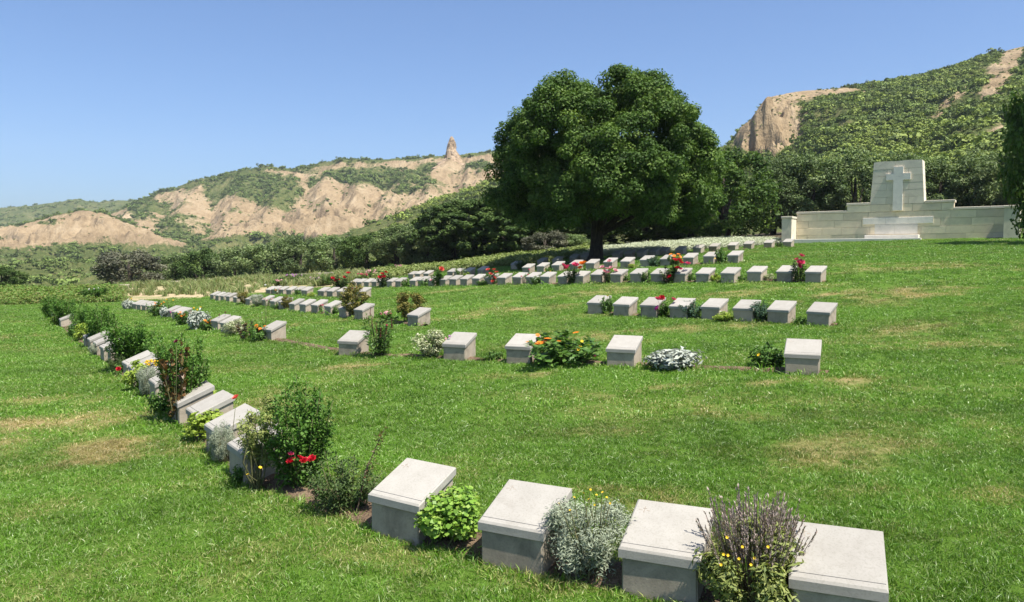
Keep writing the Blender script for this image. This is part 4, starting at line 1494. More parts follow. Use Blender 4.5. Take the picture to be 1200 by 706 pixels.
# h, r: metres; n: leaves; L, W: leaf; k: clumps; low: lowest clump height share
kind('bush', mat='rose_leaf', h=.75, r=.27, n=7200, L=.034, W=.02, k=60, up=.4, style='shoots')
kind('darkbush', mat='dark_rose_leaf', h=.4, r=.24, n=3200, L=.028, W=.013, k=44, up=.3, style='shoots')
kind('rose', mat='rose_leaf', h=.6, r=.2, n=900, L=.05, W=.034, k=18, up=.3, style='shoots')
kind('darkrose', mat='dark_rose_leaf', h=.6, r=.2, n=900, L=.05, W=.034, k=16, up=.3, style='shoots')
kind('bright', mat='bright_leaf', h=.3, r=.2, n=3600, L=.026, W=.025, k=40, up=.9)
kind('lime', mat='lime_leaf', h=.3, r=.18, n=900, L=.04, W=.03, k=18, up=.6)
kind('grey', mat='grey_leaf', h=.38, r=.23, n=11000, L=.02, W=.0042, k=60, up=.5)
kind('silver', mat='silver_leaf', h=.24, r=.28, n=900, L=.075, W=.03, k=30, up=.8)
kind('bluegreen', mat='blue_green_leaf', h=.4, r=.18, n=1500, L=.045, W=.016, k=30, up=.6, style='shoots')
kind('mid', mat='mid_leaf', h=.3, r=.2, n=1300, L=.045, W=.024, k=30, up=.5, style='shoots')
kind('globe', mat='gold_conifer', h=.7, r=.27, n=4200, L=.035, W=.014, k=70, up=.6)
kind('cream', mat='cream_leaf', h=.42, r=.22, n=1700, L=.032, W=.016, k=26, up=.5)
kind('twiggy', mat='olive_lime', h=.6, r=.13, n=2200, L=.032, W=.007, k=30, up=1.0)
kind('bronze', mat='bronze_leaf', h=.8, r=.12, n=200, L=.055, W=.034, k=6, up=.3, style='shoots')
kind('spike', mat='mid_leaf', h=.55, r=.16, n=900, L=.06, W=.012, k=16, up=1.2, style='shoots')
kind('wisp', mat='mid_leaf', h=.12, r=.06, n=60, L=.05, W=.01, k=4, up=.8)
_cache = {}


def shoots(key, K, r):
    """upright, arching shoots with leaves along them: a loose, ragged bush"""
    h, rad, k, n = K['h'], K['r'], K['k'], K['n']
    a = r.uniform(0, 6.283, k); q = np.sqrt(r.uniform(0, 1, k))
    base = np.stack([np.cos(a) * q * rad * .22, np.sin(a) * q * rad * .22, np.full(k, -.03)], 1)
    hh = h * r.uniform(.55, 1.08, k) * (1 - .22 * q)
    tip = np.stack([np.cos(a + r.normal(0, .4, k)) * q * rad * 1.05, np.sin(a + r.normal(0, .4, k)) * q * rad * 1.05, hh], 1)
    mid = (base + tip) / 2 + np.stack([np.cos(a) * q * rad * .18, np.sin(a) * q * rad * .18, h * .06 * np.ones(k)], 1)
    per = n // k
    t = r.uniform(K.get('t0', .12), 1.0, (k, per)) ** .85
    t3 = t[..., None]
    p = (1 - t3) ** 2 * base[:, None] + 2 * t3 * (1 - t3) * mid[:, None] + t3 ** 2 * tip[:, None]
    p = p.reshape(-1, 3)
    ax = np.repeat(unit(tip - base), per, 0)
    o_ = unit(np.cross(ax, rdir(len(p), r)))
    off = r.uniform(.15, 1, len(p)) * rad * .3 * (1.15 - .6 * t.ravel())
    c = p + o_ * off[:, None]
    d = unit(o_ + ax * r.uniform(-.2, .9, len(p))[:, None] + .35 * r.normal(size=(len(p), 3)))
    nn = unit(ax * .6 + np.array([0, 0, .7]) + .55 * r.normal(size=(len(p), 3)))
    s = unit(np.cross(nn, d))
    kk = r.uniform(.65, 1.25, len(p))
    v, f = kites(c, d, s, K['L'] * kk, K['W'] * kk)
    v[:, 2] = np.maximum(v[:, 2], .0)
    fol = mesh_np('foliage', v, f, M[K['mat']])
    mb = MB()
    for i in range(0, k, 2):
        mb.tube([base[i], mid[i] * .5 + (base[i] + tip[i]) * .25, tip[i]], [.006, .0045, .002], 4)
    st = mb.mesh('stems', M['stem'], True)
    _cache[key] = (fol, st, (np.percentile(np.abs(v[:, 0]), 96), np.percentile(v[:, 2], 98)))
    return _cache[key]


def plant_meshes(kn, var):
    key = (kn, var)
    if key in _cache:
        return _cache[key]
    K = KIND[kn]
    r = np.random.default_rng(abs(hash(kn)) % 1000 if False else sum(map(ord, kn)) * 7 + var * 101)
    h, rad = K['h'], K['r']
    k = K['k']
    if K.get('style') == 'shoots':
        return shoots(key, K, r)
    u = rdir(k, r); s = r.uniform(.35, 1, k) ** .5
    cen = np.stack([u[:, 0] * rad * .74 * s, u[:, 1] * rad * .74 * s, h * .52 + u[:, 2] * h * .38 * s], 1)
    br = r.uniform(.6, 1.15, k) * rad * (1.7 / k ** .5 if k > 8 else .6)
    v, f = blob_leaves(cen, br, K['n'] // k, K['L'], K['W'], r, shell=(.3, 1.25), up=K['up'], rnd=.6, flat=1.0)
    v[:, 2] = np.maximum(v[:, 2], .0)
    fol = mesh_np('foliage', v, f, M[K['mat']])
    st = stems_mesh(cen[:: max(1, k // 14)], rad * .15, .006, M['stem'], r)
    ex = (np.percentile(np.abs(v[:, 0]), 96), np.percentile(v[:, 2], 98))
    _cache[key] = (fol, st, ex)
    return _cache[key]


def flower_mesh(col, typ):
    key = ('fl', col, typ)
    if key in _cache:
        return _cache[key]
    r = np.random.default_rng(len(col) * 31 + len(typ))
    P = []
    if typ == 'rose':
        for ring, (n, tilt, rad, L) in enumerate(((8, .55, .02, .04), (8, .95, .016, .04), (6, 1.25, .01, .036), (5, 1.45, .004, .03))):
            a = np.arange(n) * 2 * np.pi / n + ring * .5 + r.normal(0, .1, n)
            o_ = np.stack([np.cos(a), np.sin(a), np.zeros(n)], 1)
            d = unit(o_ * math.cos(tilt) + np.array([0, 0, 1]) * math.sin(tilt))
            s = np.stack([-np.sin(a), np.cos(a), np.zeros(n)], 1)
            P.append(kites(o_ * rad + d * L * .3 + np.array([0, 0, .01]), d, s, L, L * 1.1, .12))
    elif typ == 'daisy':
        n = 11
        a = np.arange(n) * 2 * np.pi / n
        o_ = np.stack([np.cos(a), np.sin(a), np.zeros(n)], 1)
        s = np.stack([-np.sin(a), np.cos(a), np.zeros(n)], 1)
        d = unit(o_ + np.array([0, 0, .2]))
        P.append(kites(o_ * .022, d, s, .036, .018, .05))
        P.append(kites(o_ * .006 + np.array([0, 0, .006]), d, s, .014, .012, .1))
    elif typ == 'cluster':
        n = 46
        c = rdir(n, r) * np.array([.045, .045, .03]) * r.uniform(.4, 1, (n, 1))
        d, s = frame(unit(c + np.array([0, 0, .02]) + .02 * r.normal(size=(n, 3))), r)
        P.append(kites(c, d, s, .026, .022, .15))
    elif typ == 'small':
        n = 6
        a = np.arange(n) * 2 * np.pi / n
        o_ = np.stack([np.cos(a), np.sin(a), np.zeros(n)], 1)
        s = np.stack([-np.sin(a), np.cos(a), np.zeros(n)], 1)
        P.append(kites(o_ * .007, unit(o_ + np.array([0, 0, .35])), s, .014, .011, .1))
    elif typ == 'spire':
        n = 36
        z = np.linspace(0, .2, n); a = r.uniform(0, 6.28, n)
        o_ = np.stack([np.cos(a), np.sin(a), np.zeros(n)], 1)
        c = o_ * (.02 * (1.15 - z / .2))[:, None] + np.stack([0 * z, 0 * z, z - .1], 1)
        s = np.stack([-np.sin(a), np.cos(a), np.zeros(n)], 1)
        P.append(kites(c, unit(o_ + np.array([0, 0, .5])), s, .026, .02, .15))
    v, f = merge(P)
    me = mesh_np('flower', v, f, M[col])
    _cache[key] = me
    return me


PN = 0


def plant(kn, px, base, hpx, wpx, label, flowers=(), cat='plant', name='flowering_plant', group='plants among the grave markers', back=.12, foot=None):
    """flowers: (colour, type, picture x, picture y, size) or (colour, type, count, size) spread over the top"""
    global PN
    PN += 1
    p = place(px, base)
    d = unit(np.array([p[0], p[1]]))
    p[0] += d[0] * back; p[1] += d[1] * back
    p[2] = float(ground(p[0], p[1]))
    K = KIND[kn]
    Y = p[1]
    h = hpx / 900 * Y; w = wpx / 900 * Y
    r = np.random.default_rng(PN * 13)
    rz = r.uniform(0, 6.28)
    root = empty(name, p, rz)
    fol, st, ex = plant_meshes(kn, PN % 2)
    sx, sz = w / (2 * ex[0]), h / ex[1]
    a = obj('foliage', fol, root); b = obj('stems', st, root)
    a.scale = (sx, sx, sz); b.scale = (sx, sx, sz)
    tag(root, label, cat, group)
    tips = []
    for fl in flowers:
        if len(fl) == 5:
            col, typ, fx, fy, s = fl
            q = at(fx, fy, Y - min(w * .52 + .02, .34))
            loc = q - p
            c_, s_ = math.cos(-rz), math.sin(-rz)
            lst = [(loc[0] * c_ - loc[1] * s_, loc[0] * s_ + loc[1] * c_, loc[2])]
        else:
            col, typ, n, s = fl
            lst = []
            for _ in range(n):
                aa = r.uniform(0, 6.28); rr = w * .5 * r.uniform(.1, .95)
                lst.append((rr * math.cos(aa), rr * math.sin(aa), h * r.uniform(.72, 1.06)))
        if typ == 'rose' and Y > 12: s *= 1.3
        for l in lst:
            o = obj('flower', flower_mesh(col, typ), root, l)
            t = 1.0 if typ not in ('spire',) else .15
            # most blooms look up and a little towards the light
            o.rotation_euler = (r.normal(.35, .35) * t, r.normal(0, .35) * t, r.uniform(-.6, .6) - rz)
            o.scale = (s,) * 3
            tips.append(l)
    if tips:
        obj('flower_stems', stems_mesh(tips, w * .08, .0035 + .0002 * Y, M['stem'], r, 4), root)
    return root, p


# ---- nearest row
def lavender(px, base, hpx, wpx):
    p = place(px, base); p = p + np.array([p[0], p[1], 0]) / np.hypot(p[0], p[1]) * .2
    p[2] = float(ground(p[0], p[1]))
    Y = p[1]; h = hpx / 900 * Y; w = wpx / 900 * Y
    r = np.random.default_rng(77)
    root = empty('lavender_plant', p)
    tag(root, 'lavender with dry purple-brown spikes and yellow blooms between two large markers', 'plant', 'plants among the grave markers')
    n = 180
    a = r.uniform(0, 6.28, n); k = np.sqrt(r.uniform(0, 1, n))
    b = np.stack([np.cos(a) * k * w * .18, np.sin(a) * k * w * .18, np.zeros(n)], 1)
    lean = k * .27 + r.normal(0, .05, n)
    tip = b + np.stack([np.cos(a) * lean * h, np.sin(a) * lean * h, h * r.uniform(.72, 1.03, n) * (1 - .12 * k)], 1)
    mb = MB(); heads = []
    for i in range(n):
        m = (b[i] + tip[i]) / 2 + np.array([0, 0, .03])
        mb.tube([b[i], m, tip[i]], [.0028, .002, .0014], 3)
    obj('stems', mb.mesh('stems', M['twig']), root)
    ax = unit(tip - b)
    per = 26
    tt = np.repeat(tip, per, 0); aa = np.repeat(ax, per, 0)
    z = r.uniform(-.16, .01, n * per)
    o_ = unit(np.cross(aa, rdir(n * per, r)))
    c = tt + aa * z[:, None] + o_ * .004
    d = unit(aa + o_ * .45)
    v, f = kites(c, d, unit(np.cross(d, o_)), .022, .007, .1)
    obj('flower_spikes', mesh_np('flower_spikes', v, f, M['lavender_spike']), root)
    k = 30
    u = rdir(k, r)
    cen = np.stack([u[:, 0] * w * .42, u[:, 1] * w * .42, h * .36 + u[:, 2] * h * .3], 1)
    v, f = blob_leaves(cen, r.uniform(.05, .09, k), 170, .045, .012, r, shell=(.3, 1.2), up=1.0, rnd=.6, flat=1)
    v[:, 2] = np.maximum(v[:, 2], 0)
    obj('foliage', mesh_np('foliage', v, f, M['olive_lime']), root)
    for fx, fy in ((852, 630), (848, 650), (853, 651), (884, 654), (870, 641), (900, 641), (845, 662), (880, 662), (866, 655)):
        q = at(fx, fy, Y - w * .42) - p
        o = obj('flower', flower_mesh('yellow', 'small'), root, q); o.scale = (.62,) * 3
        o.rotation_euler = (1.0, 0, random.uniform(-.5, .5))


lavender(884, 742, 150, 118)
plant('grey', 689, 694, 84, 88, 'rounded grey santolina mound with tiny yellow buttons between two large markers',
      [('yellow', 'small', x, y, .55) for x, y in ((684, 578), (692, 574), (699, 580), (706, 577), (711, 583), (690, 585), (673, 583), (715, 590), (697, 592), (655, 590), (668, 598))], name='santolina_plant', back=.2)
plant('bright', 527, 650, 60, 66, 'bright lime-green leafy mound between the two large markers at left', name='leafy_plant', back=.15)
plant('darkbush', 404, 607, 60, 74, 'dull green straggly shrub beside the bare soil, at foot of big bush', name='straggly_shrub', back=.15)
plant('bush', 352, 588, 116, 62, 'tall dense green bush with three red roses in the bend of the row',
      [('red', 'rose', 342, 542, .85), ('red', 'rose', 356, 541, .72), ('red', 'rose', 366, 539, .78), ('pink', 'rose', 341, 533, .5), ('red', 'rose', 351, 537, .5)], name='rose_bush', back=.3)
plant('twiggy', 301, 574, 108, 40, 'thin pale twiggy shrub standing against the big green bush', [('yellow', 'small', 305, 548, 1.2), ('yellow', 'small', 290, 556, 1.0)], name='twiggy_shrub', back=.0)
plant('grey', 262, 545, 46, 28, 'small grey plant covering part of a marker below the red rose', name='santolina_plant', back=.0)
plant('lime', 240, 520, 34, 40, 'low lime-green plant squeezed between two bright markers', name='leafy_plant')
plant('wisp', 268, 552, 20, 14, 'single tall red rose standing above the bright markers', [('coral', 'rose', 277, 467, .75)], name='single_rose', back=.35)
plant('bush', 216, 497, 90, 44, 'tall upright rose bush with dark bud stems hiding a marker', name='rose_bush', back=.25)
plant('bronze', 209, 498, 92, 26, 'bronze-leaved rose shoot with dark bud topping the tall rose bush', [('burgundy', 'rose', 207, 401, .6)], name='rose_shoot', back=.0)
plant('lime', 230, 488, 24, 44, 'yellow-green low leaves just behind the bronze rose shoot', name='leafy_plant', back=.3)
plant('lime', 163, 458, 32, 28, 'small yellow-flowered clump between markers before the tall rose bush', [('yellow', 'cluster', x, y, .75) for x, y in ((172, 424), (177, 423), (182, 424), (187, 423), (174, 427), (184, 427))], back=.1)
plant('grey', 172, 466, 34, 18, 'grey wispy plant between two markers next to yellow flowers', name='santolina_plant', back=.05)
plant('wisp', 136, 441, 14, 14, 'low red rose close to the lawn edge of the left row', [('red', 'rose', 139, 433, .9)], name='single_rose', back=.0)
plant('bush', 154, 437, 53, 42, 'wide dark green bush overhanging markers halfway along the left row', name='rose_bush', back=.35)
plant('bush', 118, 410, 44, 29, 'green bush next beyond the wide one in the left row', name='rose_bush', back=.55)
plant('lime', 96, 400, 20, 14, 'bright yellow-green plant among dark bushes of the left row', name='leafy_plant', back=.0)
plant('bush', 97, 394, 31, 22, 'green bush, third from the far end of the left row', name='rose_bush', back=.55)
plant('bush', 79, 383, 29, 24, 'green bush, second from the far end of the left row', name='rose_bush', back=.55)
plant('bush', 60, 375, 25, 19, 'dark green bush at the very end of the left row', name='rose_bush', back=.55)
plant('lime', 66, 381, 10, 9, 'tiny yellow-green clump near the end of the left row', name='leafy_plant', back=0)
plant('mid', 285, 569, 22, 22, 'low green leaves at foot of the twiggy pale shrub', name='leafy_plant', back=.05)
plant('lime', 256, 543, 22, 20, 'lime-green leaves just below the single red rose', name='leafy_plant', back=.3)
plant('mid', 191, 486, 26, 24, 'green leaves on the near side of the tall rose bush', name='leafy_plant', back=.1)
plant('darkbush', 140, 440, 22, 22, 'dull reddish-green shrub beside the low red rose', name='straggly_shrub', back=.3)
plant('grey', 112, 418, 14, 12, 'small grey plant between markers beyond the wide bush', name='santolina_plant', back=.1)
plant('mid', 88, 398, 16, 14, 'green leaves beyond the yellow-green plant of the left row', name='leafy_plant', back=.1)
plant('bush', 70, 379, 22, 16, 'small green bush between the last two of the left row', name='rose_bush', back=.2)
# ---- second row
plant('spike', 444, 419, 44, 34, 'tall burgundy-flowered snapdragon stems between the wide-spaced markers',
      [('burgundy', 'spire', x, y, .8) for x, y in ((434, 366), (441, 385), (446, 390), (453, 386), (459, 380), (436, 378))] + [('pink', 'cluster', 453, 381, .5), ('burgundy', 'cluster', 459, 381, .5)], name='snapdragon_plant')
plant('cream', 504, 421, 32, 36, 'cream-green bushy plant with fine leaves in the wide-spaced row', [('lilac', 'cluster', 527, 394, .6), ('light_pink', 'cluster', 522, 397, .5)])
plant('mid', 577, 424, 10, 22, 'low green seedlings in the gap before the orange daisies', name='leafy_plant')
plant('mid', 658, 428, 34, 72, 'spreading orange daisy clump covering part of a marker',
      [('orange', 'daisy', x, y, s) for x, y, s in ((642, 397, 1.7), (632, 402, 1.6), (627, 404, 1.3), (619, 401, 1.2), (623, 405, 1.2), (630, 393, 1.0), (675, 390, 1.4), (638, 401, 1.2), (655, 400, 1.0))] +
      [('yellow', 'small', x, y, 2.0) for x, y in ((682, 400), (680, 406), (687, 409), (689, 404), (678, 410))] + [('pink', 'cluster', 697, 417, .5)], name='daisy_plant')
plant('silver', 790, 433, 21, 58, 'silver-leaved low plant between two wide-spaced markers', name='silver_plant')
plant('mid', 902, 433, 26, 36, 'low loose greenery with one yellow bloom beside the end marker', [('yellow', 'small', 889, 416, 2.0)], name='leafy_plant')
# ---- flowery left row
plant('mid', 301, 401, 18, 22, 'bright orange flowers beside the corner marker of the flowery row', [('orange', 'daisy', 12, .95)], name='daisy_plant')
plant('wisp', 311, 398, 12, 10, 'single tall thin stem with a white bloom at its top', [('white', 'cluster', 311, 334, .55), ('burgundy', 'small', 312, 352, 1.5), ('white', 'small', 307, 367, 1.6)], name='tall_stem', back=.0)
plant('bronze', 288, 400, 22, 20, 'brown-leaved withered plant next to the orange flowers', name='leafy_plant')
plant('cream', 276, 394, 18, 24, 'pale cream plant between brown plant and a pair of markers', name='leafy_plant')
plant('wisp', 260, 387, 12, 12, 'dark pink tall blooms over a pair of markers in the flowery row', [('burgundy', 'cluster', x, y, .6) for x, y in ((257, 369), (264, 366), (259, 376), (266, 373))], back=.2)
plant('mid', 245, 388, 12, 16, 'low yellow-orange blooms beside the pair of markers', [('orange', 'daisy', 6, 1.2)], name='daisy_plant')
plant('silver', 233, 386, 20, 22, 'silver-grey plant in the middle of the flowery row', name='silver_plant')
plant('wisp', 231, 380, 14, 12, 'yellow tall blooms rising above the silver plant', [('yellow', 'cluster', x, y, .7) for x, y in ((227, 361), (231, 363), (235, 360), (229, 366))], back=.3)
plant('mid', 217, 381, 14, 18, 'orange flower clump between silver plant and three markers', [('orange', 'daisy', 12, 1.0)], name='daisy_plant')
plant('wisp', 222, 377, 12, 10, 'pale pink blooms behind the orange clump', [('light_pink', 'cluster', x, y, .6) for x, y in ((222, 366), (226, 369))], back=.3)
plant('silver', 194, 373, 12, 12, 'small silver plant right after three markers in a row', name='silver_plant')
plant('mid', 186, 371, 16, 16, 'orange flowers before the last four markers of the flowery row', [('orange', 'daisy', 12, 1.1)], name='daisy_plant')
plant('wisp', 199, 369, 12, 9, 'yellow bloom standing tall near the far end of flowery row', [('yellow', 'cluster', x, y, .7) for x, y in ((195, 351), (203, 352))], back=.3)
plant('wisp', 204, 374, 10, 10, 'magenta bloom lying across markers of the flowery row', [('magenta', 'cluster', x, y, .7) for x, y in ((200, 366), (204, 364))], back=.1)
plant('silver', 152, 363, 10, 14, 'silver plant at the far end of the flowery row', [('yellow', 'cluster', 154, 350, .7)], name='silver_plant')
plant('grey', 179, 368, 8, 9, 'tiny grey plant by the last four markers of the flowery row', name='santolina_plant')
# ---- row of eight
plant('mid', 711, 369, 18, 15, 'small green plant with yellow tip between last two of eight markers', [('yellow', 'small', 712, 347, 2.5)], name='leafy_plant')
plant('rose', 777, 373, 18, 18, 'magenta-red rose between two markers in the row of eight', [('pink', 'rose', 771, 352, 1.5), ('red', 'rose', 776, 350, 1.2), ('pink', 'rose', 789, 352, 1.1), ('magenta', 'rose', 771, 362, 1.2)], name='rose_plant')
plant('bluegreen', 811, 374, 19, 22, 'clipped grey-green tuft between two markers in the row of eight', name='santolina_plant')
plant('lime', 848, 377, 11, 20, 'low cream-flowered plant before a marker in the row of eight', [('white', 'small', 6, 1.5)], back=.0)
plant('bluegreen', 893, 378, 22, 20, 'dark blue-green upright plant in the row of eight', name='leafy_plant')
plant('mid', 937, 382, 9, 12, 'low green leaves between first two of eight markers', name='leafy_plant')
# ---- row with golden globes
plant('globe', 481, 381, 34, 31, 'golden-green round conifer bush standing behind a lone marker', name='globe_bush', cat='bush', back=.5)
plant('globe', 415, 373, 38, 25, 'golden-green egg-shaped conifer bush between two close markers', name='globe_bush', cat='bush', back=.1)
plant('rose', 454, 379, 12, 18, 'pale pink flower cluster near the golden bush', [('light_pink', 'cluster', 7, .8), ('pink', 'cluster', 3, .6)])
plant('mid', 394, 370, 10, 8, 'green leaves between markers beside the golden egg-shaped bush', name='leafy_plant')
plant('wisp', 375, 368, 10, 9, 'deep pink blooms between markers in the golden bush row', [('pink', 'cluster', 4, .7), ('burgundy', 'cluster', 2, .7)])
plant('globe', 336, 363, 15, 12, 'small golden conifer bush midway in the golden bush row', name='globe_bush', cat='bush', back=.1)
plant('grey', 302, 360, 14, 14, 'grey-green plant midway in the golden bush row', name='santolina_plant')
plant('wisp', 314, 361, 10, 9, 'dusty pink blooms midway in the golden bush row', [('light_pink', 'cluster', 4, .8)])
plant('globe', 286, 357, 14, 15, 'flat golden conifer bush near the far end of its row', name='globe_bush', cat='bush', back=.1)
plant('mid', 324, 363, 7, 8, 'small green plant next to the small golden conifer', name='leafy_plant')
# ---- short row
plant('rose', 419, 350, 12, 14, 'orange-red geranium-like blooms above the golden egg-shaped bush', [('coral', 'cluster', x, y, .9) for x, y in ((413, 338), (418, 337), (423, 337), (427, 339))])
plant('wisp', 325, 346, 8, 8, 'red and white blooms at the far part of the short row', [('coral', 'cluster', 323, 340, .9), ('light_pink', 'cluster', 328, 339, .9), ('white', 'cluster', 325, 342, .7)])
plant('mid', 350, 347, 7, 8, 'green leaves between markers of the short row', name='leafy_plant')
plant('lime', 365, 349, 6, 9, 'yellow-green leaves in the gap of the short row', name='leafy_plant')
# ---- long row with roses
plant('darkrose', 398, 339, 15, 20, 'dark rose bush with red blooms before the far end of long row', [('red', 'rose', x, y, 1.9) for x, y in ((390, 327), (396, 329), (393, 330), (403, 326), (408, 321))], name='rose_bush')
plant('darkrose', 451, 337, 16, 15, 'red rose bush among the far markers of the long row', [('red', 'rose', x, y, 1.8) for x, y in ((452, 320), (445, 326), (450, 325), (448, 322))], name='rose_bush')
plant('mid', 475, 337, 8, 10, 'green leaves next to the red rose bush in the long row', name='leafy_plant')
plant('rose', 513, 336, 20, 16, 'tall rose with single coral-red bloom in the long row', [('coral', 'rose', 517, 316, 2.0), ('yellow', 'rose', 515, 314, 1.0), ('light_pink', 'rose', 506, 329, 1.4)], name='rose_bush')
plant('mid', 498, 336, 8, 12, 'pale green spiky leaves between markers left of coral rose', name='leafy_plant')
plant('mid', 566, 335, 6, 12, 'low leaves hiding a marker left of the small-bloomed red rose', name='leafy_plant', back=0)
plant('rose', 579, 334, 14, 14, 'rose with many small red blooms in the long row', [('coral', 'rose', x, y, 1.4) for x, y in ((572, 317), (579, 317), (582, 320), (579, 326), (575, 322), (578, 330))], name='rose_bush')
plant('wisp', 619, 333, 12, 9, 'thin burgundy-pink stems before the paler markers of the long row', [('pink', 'cluster', x, y, .8) for x, y in ((619, 322), (611, 324), (620, 316))], back=.0)
plant('mid', 630, 334, 9, 12, 'white-flowered clump between two markers of the long row', [('white', 'cluster', 4, .8)])
plant('darkrose', 671, 334, 18, 14, 'bushy rose with deep pink and orange blooms before the trunk', [('pink', 'rose', x, y, 2.2) for x, y in ((660, 313), (665, 315), (674, 312))] + [('orange', 'rose', x, y, 1.6) for x, y in ((681, 310), (680, 315), (684, 309))], name='rose_bush')
plant('darkrose', 712, 332, 13, 10, 'pale pink rose bush in front of the tree trunk', [('light_pink', 'rose', x, y, 1.5) for x, y in ((706, 314), (711, 316), (716, 315), (721, 318), (713, 320), (708, 319), (714, 307))], name='rose_bush')
plant('mid', 733, 331, 8, 8, 'low green leaves right of the pale pink rose', name='leafy_plant')
plant('spike', 757, 331, 12, 14, 'grassy upright leaves between two markers of the long row', name='leafy_plant', back=.0)
plant('darkrose', 786, 332, 19, 17, 'large rose bush with red and pink blooms in the long row', [('red', 'rose', x, y, 1.5) for x, y in ((791, 306), (796, 306), (794, 315), (798, 309), (785, 325))] + [('pink', 'rose', 806, 310, 1.5), ('pink', 'rose', 797, 316, 1.2)], name='rose_bush')
plant('mid', 811, 331, 9, 8, 'small green leaves right of the large rose bush', name='leafy_plant')
plant('lime', 838, 331, 9, 12, 'yellow-green leaves between two markers of the long row', name='leafy_plant')
plant('mid', 869, 331, 7, 8, 'tiny green tuft, third gap from the end of long row', name='leafy_plant')
plant('cream', 901, 330, 8, 12, 'pale dry leaves, second gap from the end of long row', name='leafy_plant')
plant('darkrose', 936, 331, 22, 14, 'dark rose with two large pink blooms at the end of long row', [('pink', 'rose', 938, 309, 1.9), ('pink', 'rose', 939, 301, 1.5), ('pink', 'rose', 934, 305, 1.2), ('pink', 'rose', 936, 312, 1.3)], name='rose_bush')
# ---- row before the tree
plant('mid', 789, 312, 12, 12, 'orange-flowered plant in the row before the tree', [('orange', 'daisy', x, y, 2.0) for x, y in ((786, 298), (790, 300), (795, 298), (797, 301))], name='daisy_plant')
plant('bluegreen', 768, 313, 11, 14, 'round grey bush between markers in the row before the tree', name='santolina_plant')
plant('mid', 845, 309, 16, 12, 'upright green plant between first two markers before the tree', [('yellow', 'small', 838, 303, 2.5)], name='leafy_plant')
plant('lime', 740, 315, 5, 7, 'tiny yellow-flowered tuft in the row before the tree', [('yellow', 'small', 3, 2)])
plant('mid', 643, 320, 6, 9, 'small yellow-flowered clump left of the trunk', [('yellow', 'cluster', x, y, .8) for x, y in ((639, 317), (645, 318))])
plant('darkbush', 611, 317, 11, 13, 'dark shaded bush left of the trunk among markers', name='leafy_plant')
plant('spike', 540, 326, 13, 12, 'fresh green upright leaves between markers at far left of the tree', name='leafy_plant')
plant('wisp', 682, 314, 7, 8, 'orange blooms close before the tree trunk', [('orange', 'daisy', 6, 2.0)], name='daisy_plant')
plant('lime', 548, 325, 5, 8, 'small yellow-green leaves at a marker left of the tree', name='leafy_plant')
# ---- shaded row
plant('spike', 913, 290, 6, 10, 'dark purple lavender between the last two markers by the memorial', [('purple', 'spire', 8, .8)], name='lavender_plant')
plant('spike', 1193, 279, 14, 10, 'green leaves growing beside the dark marker at the memorial', name='leafy_plant', back=.4)
# ---- flower bank
for (x, y, w_, h_, c, lb) in ((345, 331, 26, 9, 'lilac', 'pink flowering mat in the middle of the bank'), (372, 334, 22, 8, 'lilac', 'pink flowering mat right of the middle of the bank'), (328, 336, 14, 7, 'light_pink', 'pale pink mat low on the bank'),
                              (437, 329, 20, 11, 'light_pink', 'pale pink bush beyond the red roses on the bank'), (462, 322, 26, 10, 'light_pink', 'wide pale pink bush where bank meets green bed'), (425, 331, 12, 9, 'pink', 'deep pink clump between rose bushes on the bank')):
    plant('rose', x, y, h_, w_, lb, [(c, 'cluster', 16, 1.3)], name='flower_mat', group='flowering clumps on the bank', back=.6)
plant('bush', 110, 356, 16, 22, 'white-tipped green plant standing in the far left bed', [('white', 'cluster', 5, .9)], name='leafy_plant', back=1.5)
plant('spike', 383, 337, 16, 12, 'bright green upright plant on the sandy bank', name='leafy_plant', back=2.0)

# dead upright twig by the straggly shrub
p = place(415, 606); p[2] = float(ground(p[0], p[1]))
mb = MB()
tipv = at(450, 503, p[1]) - p
mb.tube([(0, 0, -.05), tipv * .5 + np.array([-.02, 0, .02]), tipv], [.006, .004, .002], 5)
rt = np.random.default_rng(5)
for k in range(14):
    b = tipv * rt.uniform(.35, 1)
    mb.tube([b, b + rt.normal(0, .035, 3) + np.array([0, 0, .03])], [.002, .0012], 3)
root = empty('dry_twig', p)
tag(root, 'bare brown upright twig beside the straggly shrub', 'twig')
obj('twig', mb.mesh('twig', M['twig']), root)
v, f = blob_leaves(np.array([tipv * t for t in np.linspace(.45, 1, 9)]), np.full(9, .03), 10, .022, .01, rt, up=.3)
obj('leaves', mesh_np('leaves', v, f, M['bronze_leaf']), root)

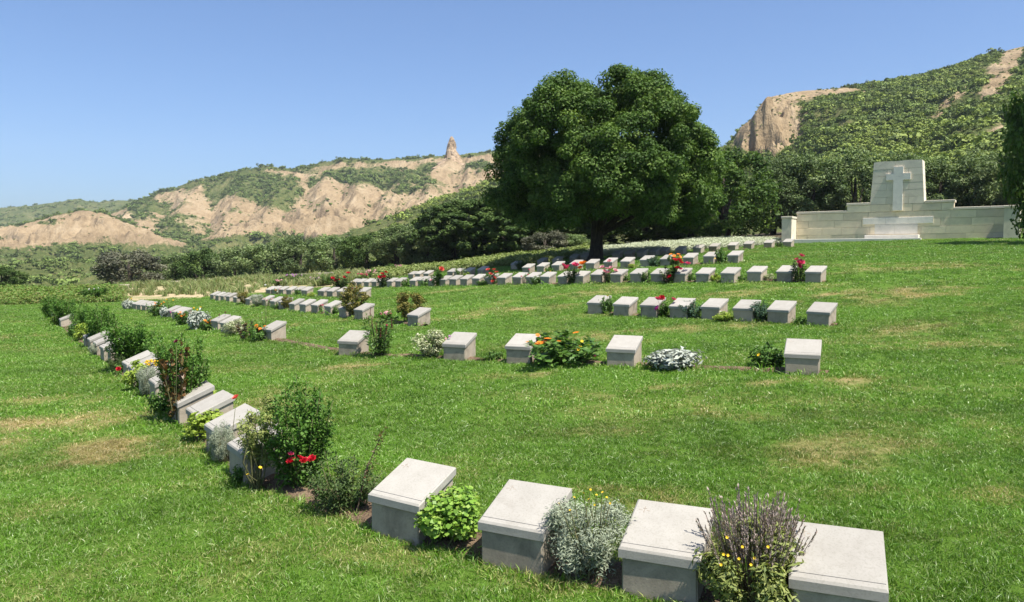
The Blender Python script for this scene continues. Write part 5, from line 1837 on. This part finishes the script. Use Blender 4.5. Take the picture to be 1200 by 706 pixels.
# ------------------------------------------------------------------ grass blades on the lawn
def grass_layer(name, seed, y0, y1, dens, sources, smin, smax, label, q0=-90, q1=1290):
    r = np.random.default_rng(seed)
    A = (y1 - y0) * (q1 - q0) / 900 * (y0 + y1) / 2
    n = int(A * dens)
    Y = np.sqrt(r.uniform(y0 ** 2, y1 ** 2, n))
    q = r.uniform(q0, q1, n)
    X = (q - 600) / 900 * Y
    Z = ground(X, Y)
    px, py = project(X, Y, Z)
    keep = (py > lawn_edge(px) - 1.0) | (Y < 18)
    X, Y, Z = X[keep], Y[keep], Z[keep]
    d = bed_distance(X, Y)
    keep = d > -.03
    X, Y, Z, d = X[keep], Y[keep], Z[keep], d[keep]
    # keep blades out of the memorial and out of the markers
    mx = (X - ML[0]) * math.cos(MYAW) + (Y - ML[1]) * math.sin(MYAW); my = -(X - ML[0]) * math.sin(MYAW) + (Y - ML[1]) * math.cos(MYAW)
    keep = ~((mx > -.5) & (mx < MLEN + .2) & (my > -1.0))
    X, Y, Z, d = X[keep], Y[keep], Z[keep], d[keep]
    dr = dryness(X, Y)
    edge = np.exp(-np.clip(d, 0, 9) / .06)
    n = len(X)
    s = r.uniform(smin, smax, n) * (1 - .25 * dr) * (1 + .8 * edge)
    sh = np.clip(.54 + .26 * fbm(X * .35, Y * .9, 51, 3) + .2 * fbm(X * 3, Y * 3, 52, 2) + r.normal(0, .06, n), .1, 1.0)
    o = scatter(name, np.stack([X, Y, Z], 1), s, rots(n, r, .16), sources, dict(dry=dr + .25 * edge * 0, shade=sh), seed)
    tag(o, label, 'grass', kind='stuff')


TUFT_A = [tuft_proto('grass_source', M['grass'], 300 + i, 60, .032, .07, .004, .6) for i in range(6)]
TUFT_B = [tuft_proto('grass_source', M['grass'], 320 + i, 48, .036, .1, .0065, .6) for i in range(5)]
TUFT_C = [tuft_proto('grass_source', M['grass'], 340 + i, 48, .036, .17, .012, .55) for i in range(5)]
grass_layer('lawn_grass_blades', 61, 2.2, 7.5, 420, TUFT_A, .7, 1.25, 'short mown grass of the lawn close to the camera')
grass_layer('lawn_grass_blades', 62, 7.5, 17, 130, TUFT_B, .7, 1.25, 'short mown grass of the lawn in the middle distance')
grass_layer('lawn_grass_blades', 63, 17, 46, 42, TUFT_C, .7, 1.25, 'short mown grass of the lawn farther up the slope')

# ------------------------------------------------------------------ a little summer haze over the far hills
m, t, out = nt('haze')
pv = t.nodes.new('ShaderNodeVolumePrincipled')
pv.inputs['Color'].default_value = (.82, .9, 1.0, 1)
pv.inputs['Density'].default_value = .00012
t.links.new(pv.outputs[0], out.inputs['Volume'])
hz = obj('haze', MB().box(-2700, 2700, -120, 1600, -14, 230).mesh('haze', m))
tag(hz, 'thin bluish summer haze in the air', 'haze', kind='stuff')
